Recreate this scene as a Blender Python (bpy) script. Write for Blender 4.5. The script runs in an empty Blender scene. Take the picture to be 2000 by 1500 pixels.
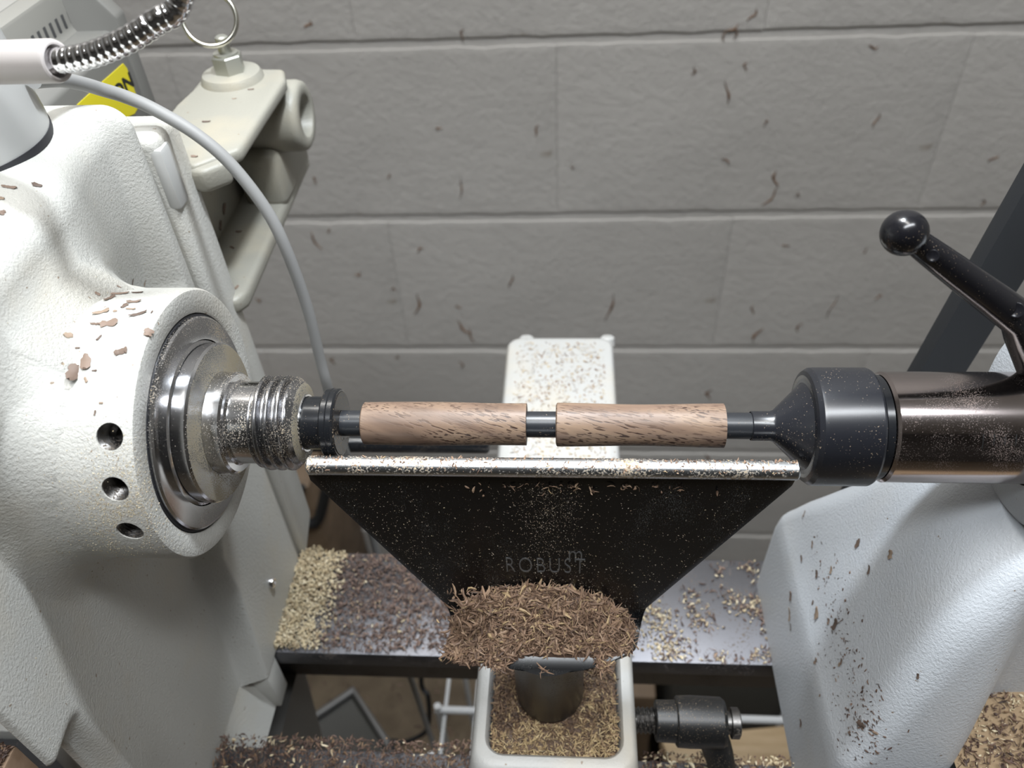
import bpy, bmesh, math, random
import numpy as np
from mathutils import Vector, Matrix, noise
from mathutils.bvhtree import BVHTree

random.seed(7)
RNG = np.random.default_rng(7)
SC = bpy.context.scene
COL = SC.collection
FZ = 1130.0                       # height of the spindle axis above the floor, mm

# ------------------------------------------------------------------ camera, light, exposure
# All modelling is in millimetres about the spindle axis: x along the lathe, y to the wall, z up.
CAM = np.array([18.61, -187.49, 193.36])
CF = np.array([-0.0691876, 0.7292582, -0.6807317])
CR = np.array([0.9975981, 0.0528486, -0.0447771])
CU = np.array([-0.0033216, 0.6821947, 0.7311630])
FPX = 1581.79


def W(v):
    return (v[0] / 1000.0, v[1] / 1000.0, (v[2] + FZ) / 1000.0)


cam_data = bpy.data.cameras.new('camera')
cam_data.sensor_fit = 'HORIZONTAL'
cam_data.sensor_width = 36.0
cam_data.lens = 36.0 * FPX / 2000.0
cam_data.clip_start = 0.01
cam_data.clip_end = 30
cam_data.dof.use_dof = True
cam_data.dof.focus_distance = 0.272
cam_data.dof.aperture_fstop = 13.0
cam = bpy.data.objects.new('camera', cam_data)
COL.objects.link(cam)
M = Matrix(((CR[0], CU[0], -CF[0]), (CR[1], CU[1], -CF[1]), (CR[2], CU[2], -CF[2]))).to_4x4()
M.translation = Vector(W(CAM))
cam.matrix_world = M
SC.camera = cam

SC.view_settings.view_transform = 'Standard'
SC.view_settings.look = 'None'
SC.view_settings.gamma = 1.0
SC.view_settings.use_curve_mapping = False
SC.view_settings.exposure = 0.0

world = bpy.data.worlds.new('room')
SC.world = world
world.use_nodes = True
wb = world.node_tree.nodes['Background']
wb.inputs['Color'].default_value = (0.80, 0.82, 0.86, 1)
wb.inputs['Strength'].default_value = 0.02


def area_light(name, loc, target, sx, sy, power, color):
    d = bpy.data.lights.new(name, 'AREA')
    d.shape = 'RECTANGLE'
    d.size = sx
    d.size_y = sy
    d.energy = power
    d.color = color
    o = bpy.data.objects.new(name, d)
    COL.objects.link(o)
    o.location = W(loc)
    o.rotation_euler = (Vector(W(target)) - Vector(W(loc))).to_track_quat('-Z', 'Y').to_euler()
    return o


area_light('ceiling_tube_light', (150, -500, 1350), (-50, 100, -200), 1.2, 0.16, 22.0, (0.92, 0.96, 1.0))
area_light('ceiling_tube_light', (-200, 150, 1350), (0, 300, -300), 1.2, 0.16, 14.0, (1.0, 0.98, 0.94))
LAMP = np.array([25.0, 85.0, 400.0])
ld = bpy.data.lights.new('work_lamp_light', 'SPOT')
ld.energy = 9.0
ld.color = (0.87, 0.935, 1.0)
ld.spot_size = math.radians(120)
ld.spot_blend = 0.7
ld.shadow_soft_size = 0.022
lo = bpy.data.objects.new('work_lamp_light', ld)
COL.objects.link(lo)
lo.location = W(LAMP)
lo.rotation_euler = (Vector((-40, 0, -40)) - Vector(LAMP)).to_track_quat('-Z', 'Y').to_euler()


# ------------------------------------------------------------------ helpers
def PX(x, y, axis, val):
    """point (mm) where the photograph's pixel meets the plane axis = val"""
    d = CF * FPX + CR * (x - 1000) + CU * (750 - y)
    i = 'xyz'.index(axis)
    t = (val - CAM[i]) / d[i]
    return CAM + t * d


def RAY(x, y):
    d = CF * FPX + CR * (x - 1000) + CU * (750 - y)
    return d / np.linalg.norm(d)


WLOC = {}


def make(name, V, Fc, mat, parent=None, smooth=True, angle=40, origin=None, mats=None, midx=None):
    V = np.asarray(V, float)
    if origin is None:
        origin = (V.min(0) + V.max(0)) / 2
        if parent is None:
            origin[2] = V[:, 2].min()
    me = bpy.data.meshes.new(name)
    P = (V - np.asarray(origin)) / 1000.0
    me.from_pydata(P.tolist(), [], [tuple(int(i) for i in f) for f in Fc])
    for m in (mats or [mat]):
        me.materials.append(m)
    if midx is not None:
        me.polygons.foreach_set('material_index', np.asarray(midx, dtype=np.int32))
    me.validate()
    me.update()
    if smooth:
        me.shade_smooth()
        me.set_sharp_from_angle(angle=math.radians(angle))
    o = bpy.data.objects.new(name, me)
    COL.objects.link(o)
    w = Vector(W(origin))
    WLOC[o.name] = w
    if parent is not None:
        o.parent = parent
        o.location = w - WLOC[parent.name]
    else:
        o.location = w
    return o


def empty(name, loc):
    o = bpy.data.objects.new(name, None)
    o.empty_display_size = 0.02
    COL.objects.link(o)
    o.location = W(loc)
    WLOC[o.name] = Vector(W(loc))
    return o


def tag(o, label, cat, group=None, kind=None):
    o['label'] = label
    o['category'] = cat
    if group:
        o['group'] = group
    if kind:
        o['kind'] = kind
    return o


def merge(*parts):
    V, Fc = [], []
    for v, f in parts:
        n = len(V)
        V += [tuple(p) for p in v]
        Fc += [tuple(i + n for i in q) for q in f]
    return V, Fc


def frame(axis):
    a = Vector(axis).normalized()
    h = Vector((0, 0, 1)) if abs(a.z) < 0.9 else Vector((0, 1, 0))
    u = a.cross(h).normalized()
    return a, u, u.cross(a).normalized()


def turned(profile, c=(0, 0, 0), axis=(1, 0, 0), n=64, phase=0.0, cap=True):
    """solid of revolution: profile [(along, radius)]"""
    a, u, v = frame(axis)
    c = Vector(c)
    V, Fc = [], []
    for s, r in profile:
        for k in range(n):
            t = 2 * math.pi * k / n + phase
            V.append(c + a * s + (u * math.cos(t) + v * math.sin(t)) * max(r, 0.001))
    for i in range(len(profile) - 1):
        for k in range(n):
            k2 = (k + 1) % n
            Fc.append((i * n + k, i * n + k2, (i + 1) * n + k2, (i + 1) * n + k))
    if cap:
        Fc.append(tuple(range(n - 1, -1, -1)))
        Fc.append(tuple((len(profile) - 1) * n + k for k in range(n)))
    return V, Fc


def spline(pts, per=8):
    pts = [Vector(p) for p in pts]
    out = []
    for i in range(len(pts) - 1):
        p0 = pts[max(i - 1, 0)]; p1 = pts[i]; p2 = pts[i + 1]; p3 = pts[min(i + 2, len(pts) - 1)]
        for k in range(per):
            t = k / per
            out.append(0.5 * ((2 * p1) + (p2 - p0) * t + (2 * p0 - 5 * p1 + 4 * p2 - p3) * t * t + (-p0 + 3 * p1 - 3 * p2 + p3) * t ** 3))
    out.append(pts[-1])
    return out


def tube(path, r, n=14, closed=False, cap=True):
    path = [Vector(p) for p in path]
    rs = r if hasattr(r, '__len__') else [r] * len(path)
    m = len(path)
    V, Fc = [], []
    up = None
    for i, p in enumerate(path):
        if closed:
            d = (path[(i + 1) % m] - path[i - 1]).normalized()
        else:
            d = (path[min(i + 1, m - 1)] - path[max(i - 1, 0)]).normalized()
        if up is None:
            _, u, v = frame(d)
        else:
            u = (up - d * up.dot(d)).normalized()
            v = u.cross(d)
        up = u
        for k in range(n):
            t = 2 * math.pi * k / n
            V.append(p + (u * math.cos(t) + v * math.sin(t)) * rs[i])
    for i in range(m if closed else m - 1):
        j = (i + 1) % m
        for k in range(n):
            k2 = (k + 1) % n
            Fc.append((i * n + k, i * n + k2, j * n + k2, j * n + k))
    if cap and not closed:
        Fc.append(tuple(range(n - 1, -1, -1)))
        Fc.append(tuple((m - 1) * n + k for k in range(n)))
    return V, Fc


def bevelled(V, Fc, w, seg=3, ang=30):
    bm = bmesh.new()
    vs = [bm.verts.new(p) for p in V]
    for f in Fc:
        try:
            bm.faces.new([vs[i] for i in f])
        except ValueError:
            pass
    bmesh.ops.recalc_face_normals(bm, faces=bm.faces)
    es = [e for e in bm.edges if len(e.link_faces) == 2 and e.calc_face_angle(0) > math.radians(ang)]
    if w > 0 and es:
        bmesh.ops.bevel(bm, geom=es, offset=w, segments=seg, profile=0.5, affect='EDGES', clamp_overlap=True)
    bm.verts.index_update()
    out = [tuple(v.co) for v in bm.verts], [tuple(v.index for v in f.verts) for f in bm.faces]
    bm.free()
    return out


def box(x0, x1, y0, y1, z0, z1, b=0.0, seg=2):
    V = [(x, y, z) for x in (x0, x1) for y in (y0, y1) for z in (z0, z1)]
    Fc = [(0, 1, 3, 2), (4, 6, 7, 5), (0, 4, 5, 1), (2, 3, 7, 6), (0, 2, 6, 4), (1, 5, 7, 3)]
    return bevelled(V, Fc, b, seg) if b else (V, Fc)


def prism(poly, axis, d0, d1, b=0.0, seg=2):
    """poly: 2D outline in the two remaining axes (in xyz order), extruded along axis"""
    i = 'xyz'.index(axis)
    o = [k for k in range(3) if k != i]
    V = []
    for d in (d0, d1):
        for p in poly:
            q = [0, 0, 0]
            q[i] = d; q[o[0]] = p[0]; q[o[1]] = p[1]
            V.append(tuple(q))
    n = len(poly)
    Fc = [tuple(range(n)), tuple(range(2 * n - 1, n - 1, -1))] + [(k, (k + 1) % n, n + (k + 1) % n, n + k) for k in range(n)]
    return bevelled(V, Fc, b, seg)


def loft(rings, cap0=True, cap1=True):
    n = len(rings[0])
    V = [tuple(p) for r in rings for p in r]
    Fc = []
    for i in range(len(rings) - 1):
        for k in range(n):
            k2 = (k + 1) % n
            Fc.append((i * n + k, i * n + k2, (i + 1) * n + k2, (i + 1) * n + k))
    if cap0:
        Fc.append(tuple(range(n - 1, -1, -1)))
    if cap1:
        Fc.append(tuple((len(rings) - 1) * n + k for k in range(n)))
    return V, Fc


def rrect(x0, x1, y0, y1, r, z, k=5):
    out = []
    for cx, cy, a0 in ((x1 - r, y1 - r, 0), (x0 + r, y1 - r, 90), (x0 + r, y0 + r, 180), (x1 - r, y0 + r, 270)):
        for i in range(k + 1):
            a = math.radians(a0 + 90 * i / k)
            out.append((cx + r * math.cos(a), cy + r * math.sin(a), z))
    return out


def grid_faces(nu, nv):
    return [(i * nv + j, (i + 1) * nv + j, (i + 1) * nv + j + 1, i * nv + j + 1) for i in range(nu - 1) for j in range(nv - 1)]


def sstep(a, b, x):
    t = np.clip((x - a) / (b - a), 0, 1)
    return t * t * (3 - 2 * t)


# ------------------------------------------------------------------ materials
class NT:
    def __init__(self, name):
        self.m = bpy.data.materials.new(name)
        self.m.use_nodes = True
        self.t = self.m.node_tree
        self.b = self.t.nodes['Principled BSDF']

    def n(self, kind, **kw):
        nd = self.t.nodes.new(kind)
        for k, v in kw.items():
            if k in nd.inputs:
                nd.inputs[k].default_value = v
            else:
                setattr(nd, k, v)
        return nd

    def l(self, a, b):
        self.t.links.new(a, b)

    def coord(self, scale=(1, 1, 1), rot=(0, 0, 0), loc=(0, 0, 0)):
        tc = self.n('ShaderNodeTexCoord')
        m0 = self.n('ShaderNodeMapping')
        m0.inputs['Rotation'].default_value = rot
        m0.inputs['Location'].default_value = loc
        self.l(tc.outputs['Object'], m0.inputs['Vector'])
        mp = self.n('ShaderNodeMapping')
        mp.inputs['Scale'].default_value = scale
        self.l(m0.outputs['Vector'], mp.inputs['Vector'])
        return mp.outputs['Vector']

    def noise(self, vec, scale, detail=3.0, rough=0.55):
        nd = self.n('ShaderNodeTexNoise')
        nd.inputs['Scale'].default_value = scale
        nd.inputs['Detail'].default_value = detail
        nd.inputs['Roughness'].default_value = rough
        self.l(vec, nd.inputs['Vector'])
        return nd.outputs['Fac']

    def ramp(self, fac, stops):
        nd = self.n('ShaderNodeValToRGB')
        el = nd.color_ramp.elements
        while len(el) < len(stops):
            el.new(0.5)
        for e, (p, c) in zip(el, stops):
            e.position = p
            e.color = (c, c, c, 1) if not hasattr(c, '__len__') else (*c, 1)
        self.l(fac, nd.inputs['Fac'])
        return nd.outputs['Color']

    def mix(self, fac, a, b):
        nd = self.n('ShaderNodeMix', data_type='RGBA')
        for s, k in ((a, 6), (b, 7)):
            if hasattr(s, 'is_linked') or hasattr(s, 'links'):
                self.l(s, nd.inputs[k])
            else:
                nd.inputs[k].default_value = (*s, 1)
        if isinstance(fac, (int, float)):
            nd.inputs[0].default_value = fac
        else:
            self.l(fac, nd.inputs[0])
        return nd.outputs[2]

    def math(self, op, a, b=0.5):
        nd = self.n('ShaderNodeMath', operation=op)
        for s, k in ((a, 0), (b, 1)):
            if isinstance(s, (int, float)):
                nd.inputs[k].default_value = s
            else:
                self.l(s, nd.inputs[k])
        return nd.outputs[0]

    def bump(self, h, strength, dist):
        nd = self.n('ShaderNodeBump')
        nd.inputs['Strength'].default_value = strength
        nd.inputs['Distance'].default_value = dist
        self.l(h, nd.inputs['Height'])
        self.l(nd.outputs['Normal'], self.b.inputs['Normal'])

    def base(self, c, rough=0.5, metal=0.0, spec=None):
        if hasattr(c, '__len__') and not hasattr(c, 'links'):
            self.b.inputs['Base Color'].default_value = (*c, 1)
        else:
            self.l(c, self.b.inputs['Base Color'])
        for v, k in ((rough, 'Roughness'), (metal, 'Metallic')):
            if isinstance(v, (int, float)):
                self.b.inputs[k].default_value = v
            else:
                self.l(v, self.b.inputs[k])
        if spec is not None:
            self.b.inputs['Specular IOR Level'].default_value = spec
        return self.m


def plain(name, c, rough=0.5, metal=0.0, spec=None):
    return NT(name).base(c, rough, metal, spec)


TAN = (0.52, 0.40, 0.24)


def cast_paint(name, col, dust=0.5, bump=0.5, speck=0.5):
    """thick orange-peel machine paint with clinging wood dust"""
    g = NT(name)
    v = g.coord()
    f1 = g.noise(v, 900, 3.0, 0.6)
    f2 = g.noise(v, 1900, 2.0, 0.6)
    f3 = g.noise(v, 22, 3.0, 0.6)
    h = g.math('ADD', f1, g.math('MULTIPLY', f2, 0.35))
    c = g.mix(g.math('MULTIPLY', g.ramp(f3, [(0.52, 0), (0.75, 1)]), dust * 0.55), col, (0.58, 0.47, 0.30))
    sp = g.ramp(g.noise(v, 420, 1.0, 0.5), [(0.79 - 0.05 * speck, 0), (0.815 - 0.05 * speck, 1)])
    c = g.mix(g.math('MULTIPLY', sp, 0.8), c, (0.22, 0.15, 0.09))
    g.bump(h, bump, 0.00055)
    return g.base(c, 0.42)


def steel(name, col=(0.56, 0.56, 0.57), rough=0.2, dust=0.5, dcol=(0.30, 0.24, 0.16), dscale=700, brush=0.0):
    g = NT(name)
    v = g.coord()
    d1 = g.noise(v, dscale * 3.0, 2.0, 0.6)
    d2 = g.noise(v, 60, 2.0, 0.5)
    m = g.ramp(g.math('ADD', g.math('MULTIPLY', d1, 0.62), g.math('MULTIPLY', d2, 0.38)), [(0.63 - 0.16 * dust, 0), (0.69 - 0.14 * dust, 1)])
    c = g.mix(m, col, dcol)
    rg = g.math('ADD', g.math('MULTIPLY', m, 0.6), rough)
    mt = g.math('SUBTRACT', 1.0, g.math('MULTIPLY', m, 0.95))
    return g.base(c, rg, mt)


def black(name, col=(0.012, 0.013, 0.016), rough=0.32, dust=0.5, scale=900, spec=0.5):
    g = NT(name)
    v = g.coord()
    d1 = g.noise(v, scale * 2.2, 1.0, 0.5)
    d2 = g.noise(v, 45, 3.0, 0.6)
    m = g.ramp(g.math('ADD', g.math('MULTIPLY', d1, 0.75), g.math('MULTIPLY', d2, 0.25)), [(0.69 - 0.08 * dust, 0), (0.72 - 0.08 * dust, 1)])
    c = g.mix(g.math('MULTIPLY', m, 0.7), col, (0.36, 0.27, 0.18))
    rg = g.math('ADD', g.math('MULTIPLY', m, 0.5), rough)
    return g.base(c, rg, 0.0, spec)


def wall_paint(name, col):
    g = NT(name)
    v = g.coord()
    a = g.noise(v, 95, 6.0, 0.68)
    b = g.noise(v, 7, 3.0, 0.5)
    vv = g.coord((1, 1, 1.7))
    p = g.noise(vv, 26, 4.0, 0.7)
    c = g.mix(g.ramp(b, [(0.38, 0), (0.68, 1)]), col, tuple(x * 0.9 for x in col))
    st = g.ramp(g.noise(v, 34, 2.0, 0.5), [(0.73, 0), (0.78, 1)])
    c = g.mix(g.math('MULTIPLY', st, 0.4), c, (0.20, 0.15, 0.10))
    g.bump(g.math('ADD', a, g.math('MULTIPLY', p, 0.7)), 0.45, 0.003)
    return g.base(c, 0.6)


def walnut(name, loc, slant):
    g = NT(name)
    # figure: broad pale and pinkish bands running a little askew to the barrel
    sl = (0.0, -0.69 * slant, 0.72 * slant)
    v1 = g.coord((22, 130, 130), sl, loc)
    fig = g.noise(v1, 1.0, 3.0, 0.55)
    c = g.ramp(fig, [(0.25, (0.11, 0.073, 0.055)), (0.45, (0.20, 0.134, 0.096)), (0.6, (0.275, 0.19, 0.13)), (0.8, (0.14, 0.096, 0.074))])
    v2 = g.coord((250, 1900, 1900), sl, loc)
    pore = g.ramp(g.noise(v2, 1.0, 1.0, 0.4), [(0.56, 0), (0.615, 1)])
    v3 = g.coord((60, 420, 420), sl, loc)
    patch = g.ramp(g.noise(v3, 0.25, 2.0, 0.5), [(0.36, 0), (0.58, 1)])
    pm = g.math('MULTIPLY', pore, patch)
    c = g.mix(pm, c, (0.045, 0.024, 0.017))
    v4 = g.coord((6, 60, 60), (0, 0, 0.1), loc)
    dk = g.ramp(g.noise(v4, 3.0, 2.0, 0.5), [(0.58, 0), (0.72, 1)])
    c = g.mix(g.math('MULTIPLY', dk, 0.5), c, (0.15, 0.095, 0.075))
    g.bump(g.math('SUBTRACT', 1.0, pm), 0.35, 0.0002)
    return g.base(c, 0.42, 0.0, 0.4)


def wood_plain(name, a, b, sc=(3, 60, 60)):
    g = NT(name)
    f = g.noise(g.coord(sc), 3.0, 4.0, 0.6)
    return g.base(g.ramp(f, [(0.3, a), (0.7, b)]), 0.6)


def chip_mats(prefix, cols):
    out = []
    for i, c in enumerate(cols):
        out.append(plain('%s_%s' % (prefix, 'abcdefgh'[i]), c, 0.62))
    return out


M_WALL = wall_paint('painted_block', (0.465, 0.448, 0.425))
M_MORT = wall_paint('painted_mortar', (0.50, 0.482, 0.457))
M_CAST = cast_paint('cream_white_cast_paint', (0.54, 0.535, 0.50), 0.4, 0.6, 0.5)
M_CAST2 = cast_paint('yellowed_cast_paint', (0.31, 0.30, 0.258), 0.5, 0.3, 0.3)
M_CAST3 = cast_paint('dusty_white_cast_paint', (0.45, 0.45, 0.435), 0.6, 0.3, 1.0)
M_CASTT = cast_paint('cool_white_cast_paint', (0.57, 0.60, 0.635), 0.2, 0.55, 0.25)
M_STEEL = steel('turned_steel', rough=0.16, dust=0.35)
M_STEELD = steel('dusty_steel_face', (0.42, 0.42, 0.42), 0.3, 1.25, (0.27, 0.23, 0.16), 900)
M_THREAD = steel('thread_steel', (0.34, 0.34, 0.35), 0.24, 0.45)
M_QUILL = steel('quill_steel', (0.42, 0.37, 0.36), 0.15, 0.17, (0.13, 0.085, 0.065), 1100)
M_ROD = steel('rest_rod_steel', (0.55, 0.56, 0.57), 0.3, 0.55, (0.42, 0.34, 0.24), 500)
M_BED = steel('bed_steel', (0.20, 0.20, 0.215), 0.5, 0.4, (0.16, 0.13, 0.11), 300)
M_CHROME = plain('chrome', (0.88, 0.88, 0.90), 0.13, 1.0)
M_NICKEL = plain('nickel_ring', (0.62, 0.60, 0.52), 0.2, 1.0)
M_ZINC = plain('zinc_nut', (0.47, 0.47, 0.42), 0.4, 0.75)
M_BLK = black('blackened_steel', (0.010, 0.011, 0.013), 0.22, 0.25)
M_BLKD = black('dusty_black_steel', (0.014, 0.013, 0.013), 0.35, 1.1, 700)
M_CUP = black('satin_black_cup', (0.013, 0.014, 0.018), 0.27, 0.25, 900, 0.7)
M_MAND = black('mandrel_black', (0.022, 0.024, 0.028), 0.33, 0.15)
_g = NT('rest_black_paint')
_v = _g.coord((1.0, 1.0, 0.45))
_m = _g.ramp(_g.math('ADD', _g.math('MULTIPLY', _g.noise(_v, 2600, 2, 0.6), 0.6), _g.math('MULTIPLY', _g.noise(_v, 55, 3, 0.6), 0.4)), [(0.585, 0), (0.68, 1)])
M_PLATE = _g.base(_g.mix(_g.math('MULTIPLY', _m, 0.55), (0.0045, 0.0048, 0.0056), (0.13, 0.13, 0.125)), _g.math('ADD', 0.25, _g.math('MULTIPLY', _m, 0.5)), 0.0, 0.4)
M_BALL = black('black_handle', (0.008, 0.008, 0.010), 0.2, 0.1, 1200)
M_BAR = plain('matte_black_bar', (0.016, 0.0175, 0.02), 0.6)
M_CLAMP = black('black_clamp_lever', (0.010, 0.010, 0.010), 0.4, 0.6, 900)
M_POST = steel('post_steel', (0.14, 0.135, 0.13), 0.36, 0.4, (0.10, 0.08, 0.06), 500)
M_PLASTIC = plain('pale_lamp_plastic', (0.50, 0.50, 0.485), 0.3)
M_PLASTIC2 = plain('socket_plastic', (0.46, 0.425, 0.405), 0.33)
M_GASKET = plain('dark_gasket', (0.03, 0.03, 0.035), 0.6)
M_CORD = plain('grey_cord', (0.27, 0.27, 0.265), 0.55)
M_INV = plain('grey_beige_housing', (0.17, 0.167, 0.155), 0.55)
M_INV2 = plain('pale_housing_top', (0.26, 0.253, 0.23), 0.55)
M_SLOT = plain('dark_slot', (0.05, 0.05, 0.05), 0.8)
M_YEL = plain('yellow_sticker', (0.70, 0.60, 0.02), 0.45)
M_INK = plain('black_ink', (0.012, 0.012, 0.012), 0.5)
M_PAPER = plain('paper_label', (0.31, 0.30, 0.28), 0.6)
M_WALNUT = [walnut('walnut_barrel', (0.0, 0.0, 0.0), 0.34), walnut('swirled_walnut_barrel', (0.31, 0.12, 0.27), 0.24)]
M_DARK = plain('deep_dark', (0.012, 0.011, 0.010), 0.7)
M_FLOOR = NT('dusty_concrete')
_f = M_FLOOR.noise(M_FLOOR.coord(), 9, 5, 0.6)
M_FLOOR = M_FLOOR.base(M_FLOOR.ramp(_f, [(0.3, (0.10, 0.075, 0.05)), (0.7, (0.24, 0.19, 0.13))]), 0.85)
M_ROOM = plain('grey_room_paint', (0.34, 0.33, 0.31), 0.7)
M_ROOMD = plain('dark_far_wall_paint', (0.09, 0.085, 0.08), 0.7)
M_CEIL = plain('white_ceiling_paint', (0.74, 0.73, 0.70), 0.8)
M_BROWNBOX = wood_plain('brown_board', (0.12, 0.08, 0.05), (0.22, 0.155, 0.10), (8, 8, 8))
M_TANWOOD = wood_plain('tan_plank', (0.42, 0.30, 0.17), (0.58, 0.44, 0.28), (6, 60, 60))
M_LEDGE = wood_plain('pinkish_wood', (0.36, 0.24, 0.16), (0.48, 0.34, 0.24), (6, 60, 60))
M_TUB = plain('dark_grey_plastic', (0.055, 0.055, 0.05), 0.5)
M_TUBRIM = plain('grey_plastic_rim', (0.17, 0.17, 0.17), 0.35)
M_WIRE = plain('white_wire', (0.72, 0.74, 0.76), 0.4)
M_LEG = plain('grey_leg_paint', (0.17, 0.165, 0.155), 0.5)

C_FLAKE = chip_mats('pale_flake', [(0.36, 0.29, 0.22), (0.46, 0.40, 0.32), (0.26, 0.19, 0.13), (0.52, 0.42, 0.27)])
C_FRESH = chip_mats('fresh_shaving', [(0.29, 0.185, 0.12), (0.20, 0.125, 0.083), (0.37, 0.25, 0.165), (0.115, 0.07, 0.048), (0.50, 0.36, 0.20)])
C_DARK = chip_mats('dark_shaving', [(0.105, 0.062, 0.045), (0.065, 0.038, 0.029), (0.16, 0.098, 0.066), (0.20, 0.125, 0.072), (0.045, 0.028, 0.022)])
C_BED = chip_mats('bed_shaving', [(0.16, 0.105, 0.085), (0.10, 0.065, 0.054), (0.23, 0.155, 0.12), (0.075, 0.05, 0.042), (0.33, 0.23, 0.16)])
C_PALE = chip_mats('pale_shaving', [(0.62, 0.52, 0.34), (0.70, 0.61, 0.43), (0.50, 0.40, 0.25), (0.38, 0.29, 0.18)])
C_TRAY = chip_mats('tray_shaving', [(0.17, 0.105, 0.062), (0.10, 0.060, 0.038), (0.24, 0.16, 0.09), (0.055, 0.034, 0.024), (0.42, 0.31, 0.16)])
C_TRAYL = chip_mats('tray_pale_shaving', [(0.40, 0.29, 0.15), (0.52, 0.40, 0.22), (0.30, 0.20, 0.11), (0.20, 0.13, 0.075)])


# ------------------------------------------------------------------ shavings
def shavings(P, N, L, wd, curl=0.5, up=0.35, seg=3):
    """curled splinters, one per row of P (mm), lying about the surface normals N. L, wd: ranges"""
    n = len(P)
    P = np.asarray(P, float)
    N = np.asarray(N, float)
    if N.ndim == 1:
        N = np.tile(N, (n, 1))
    N = N / np.linalg.norm(N, axis=1)[:, None]
    d = RNG.normal(size=(n, 3))
    d -= N * (d * N).sum(1)[:, None]
    d /= np.linalg.norm(d, axis=1)[:, None]
    d += N * RNG.normal(0, up, size=(n, 1))
    d /= np.linalg.norm(d, axis=1)[:, None]
    s = np.cross(N, d)
    s /= np.linalg.norm(s, axis=1)[:, None]
    k = np.cross(d, s)
    tw = RNG.uniform(-1, 1, (n, 1)) * 1.2
    s, k = s * np.cos(tw) + k * np.sin(tw), k * np.cos(tw) - s * np.sin(tw)
    LL = (RNG.uniform(0, 1, (n, 1)) ** 1.6) * (L[1] - L[0]) + L[0]
    ww = (RNG.uniform(0, 1, (n, 1)) ** 1.5) * (wd[1] - wd[0]) + wd[0]
    cv = RNG.normal(0, curl, (n, 1))
    cv2 = RNG.normal(0, curl * 0.6, (n, 1))
    V = np.zeros((n, seg + 1, 3, 3))
    for i in range(seg + 1):
        t = i / seg - 0.5
        c = P + d * LL * t + k * (cv * LL * (t * t - 0.1)) + s * (cv2 * LL * (t * t - 0.1))
        taper = [0.45, 1.0, 0.9, 0.3, 0.2][i] if seg == 3 else (0.5 if i in (0, seg) else 1.0)
        V[:, i, 0] = c + s * ww * 0.5 * taper
        V[:, i, 1] = c - s * ww * 0.5 * taper
        V[:, i, 2] = c + k * ww * 0.28 * taper
    V = V.reshape(-1, 3)
    b = np.arange(n)[:, None] * (3 * (seg + 1))
    fl = []
    for i in range(seg):
        for a in range(3):
            a2 = (a + 1) % 3
            fl.append([i * 3 + a, i * 3 + a2, (i + 1) * 3 + a2, (i + 1) * 3 + a])
    Q = (b[:, None, :] + np.array(fl)[None]).reshape(-1, 4)
    T = (b[:, None, :] + np.array([[2, 1, 0], [seg * 3, seg * 3 + 1, seg * 3 + 2]])[None]).reshape(-1, 3)
    per = len(fl)
    mi = RNG.integers(0, 1000, n)
    return V, Q, T, np.repeat(mi, per), np.repeat(mi, 2)


def stuff(name, sets, label=None, cat=None, parent=None, base=None):
    """one object of loose shavings; sets = [(shavings tuple, materials)], base = [(V, F, material)]"""
    mats, Vs, Fs, mi = [], [], [], []
    off = 0
    for (V, Q, T, mq, mt), ms in sets:
        b = len(mats)
        mats += ms
        Vs.append(V)
        Fs += (Q + off).tolist() + (T + off).tolist()
        wts = np.array([5, 4, 3, 2, 1][:len(ms)], float)
        cut = np.cumsum(wts / wts.sum()) * 1000
        mi += (b + np.searchsorted(cut, np.concatenate([mq, mt]), side='right').clip(0, len(ms) - 1)).tolist()
        off += len(V)
    for V, Fc, m in (base or []):
        b = len(mats)
        mats.append(m)
        Vs.append(np.array([tuple(p) for p in V]))
        Fs += [[i + off for i in f] for f in Fc]
        mi += [b] * len(Fc)
        off += len(V)
    o = make(name, np.concatenate(Vs), Fs, None, parent, smooth=False, mats=mats, midx=mi)
    o['kind'] = 'stuff'
    if label and parent is None:
        tag(o, label, cat)
    elif label:
        o['label'] = label
    return o


def mound(fn, x0, x1, y0, y1, nx, ny):
    V, keep = [], []
    for i in range(nx):
        for j in range(ny):
            x = x0 + (x1 - x0) * i / (nx - 1)
            y = y0 + (y1 - y0) * j / (ny - 1)
            V.append((x, y, fn(x, y)))
    return V, grid_faces(nx, ny)


# ================================================================== SETTING
WY = 642.0
wall = make('wall_back', *box(-1600, 1600, WY + 2.6, WY + 120, -FZ, 1420), M_MORT)
wall['kind'] = 'structure'
tag(wall, 'painted grey white concrete block wall behind the lathe', 'wall', None, 'structure')
BL, BH, JT = 406.4, 203.2, 9.0


def block_mesh():
    rings = []
    for dx, dz, y in ((14, 11, 0), (7, 7.5, 0.12), (0.2, 5.0, 0.35), (0.1, 4.4, 2.4), (0.1, 4.4, 40)):
        hx, hz = BL / 2 - dx, BH / 2 - dz
        ring = []
        for sgn in (-1, 1):
            for k in range(29):
                x = -hx + 2 * hx * k / 28
                wob = 1.5 * noise.noise(Vector((x * 0.035, sgn * 7.0, 0.0))) + 0.8 * noise.noise(Vector((x * 0.12, sgn * 7.0, 4.0)))
                ring.append((x if sgn < 0 else -x, y, sgn * (hz - 0.6) + (wob if dz < 12 and y < 3 else 0)))
        rings.append(ring)
    return loft(rings)


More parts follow.
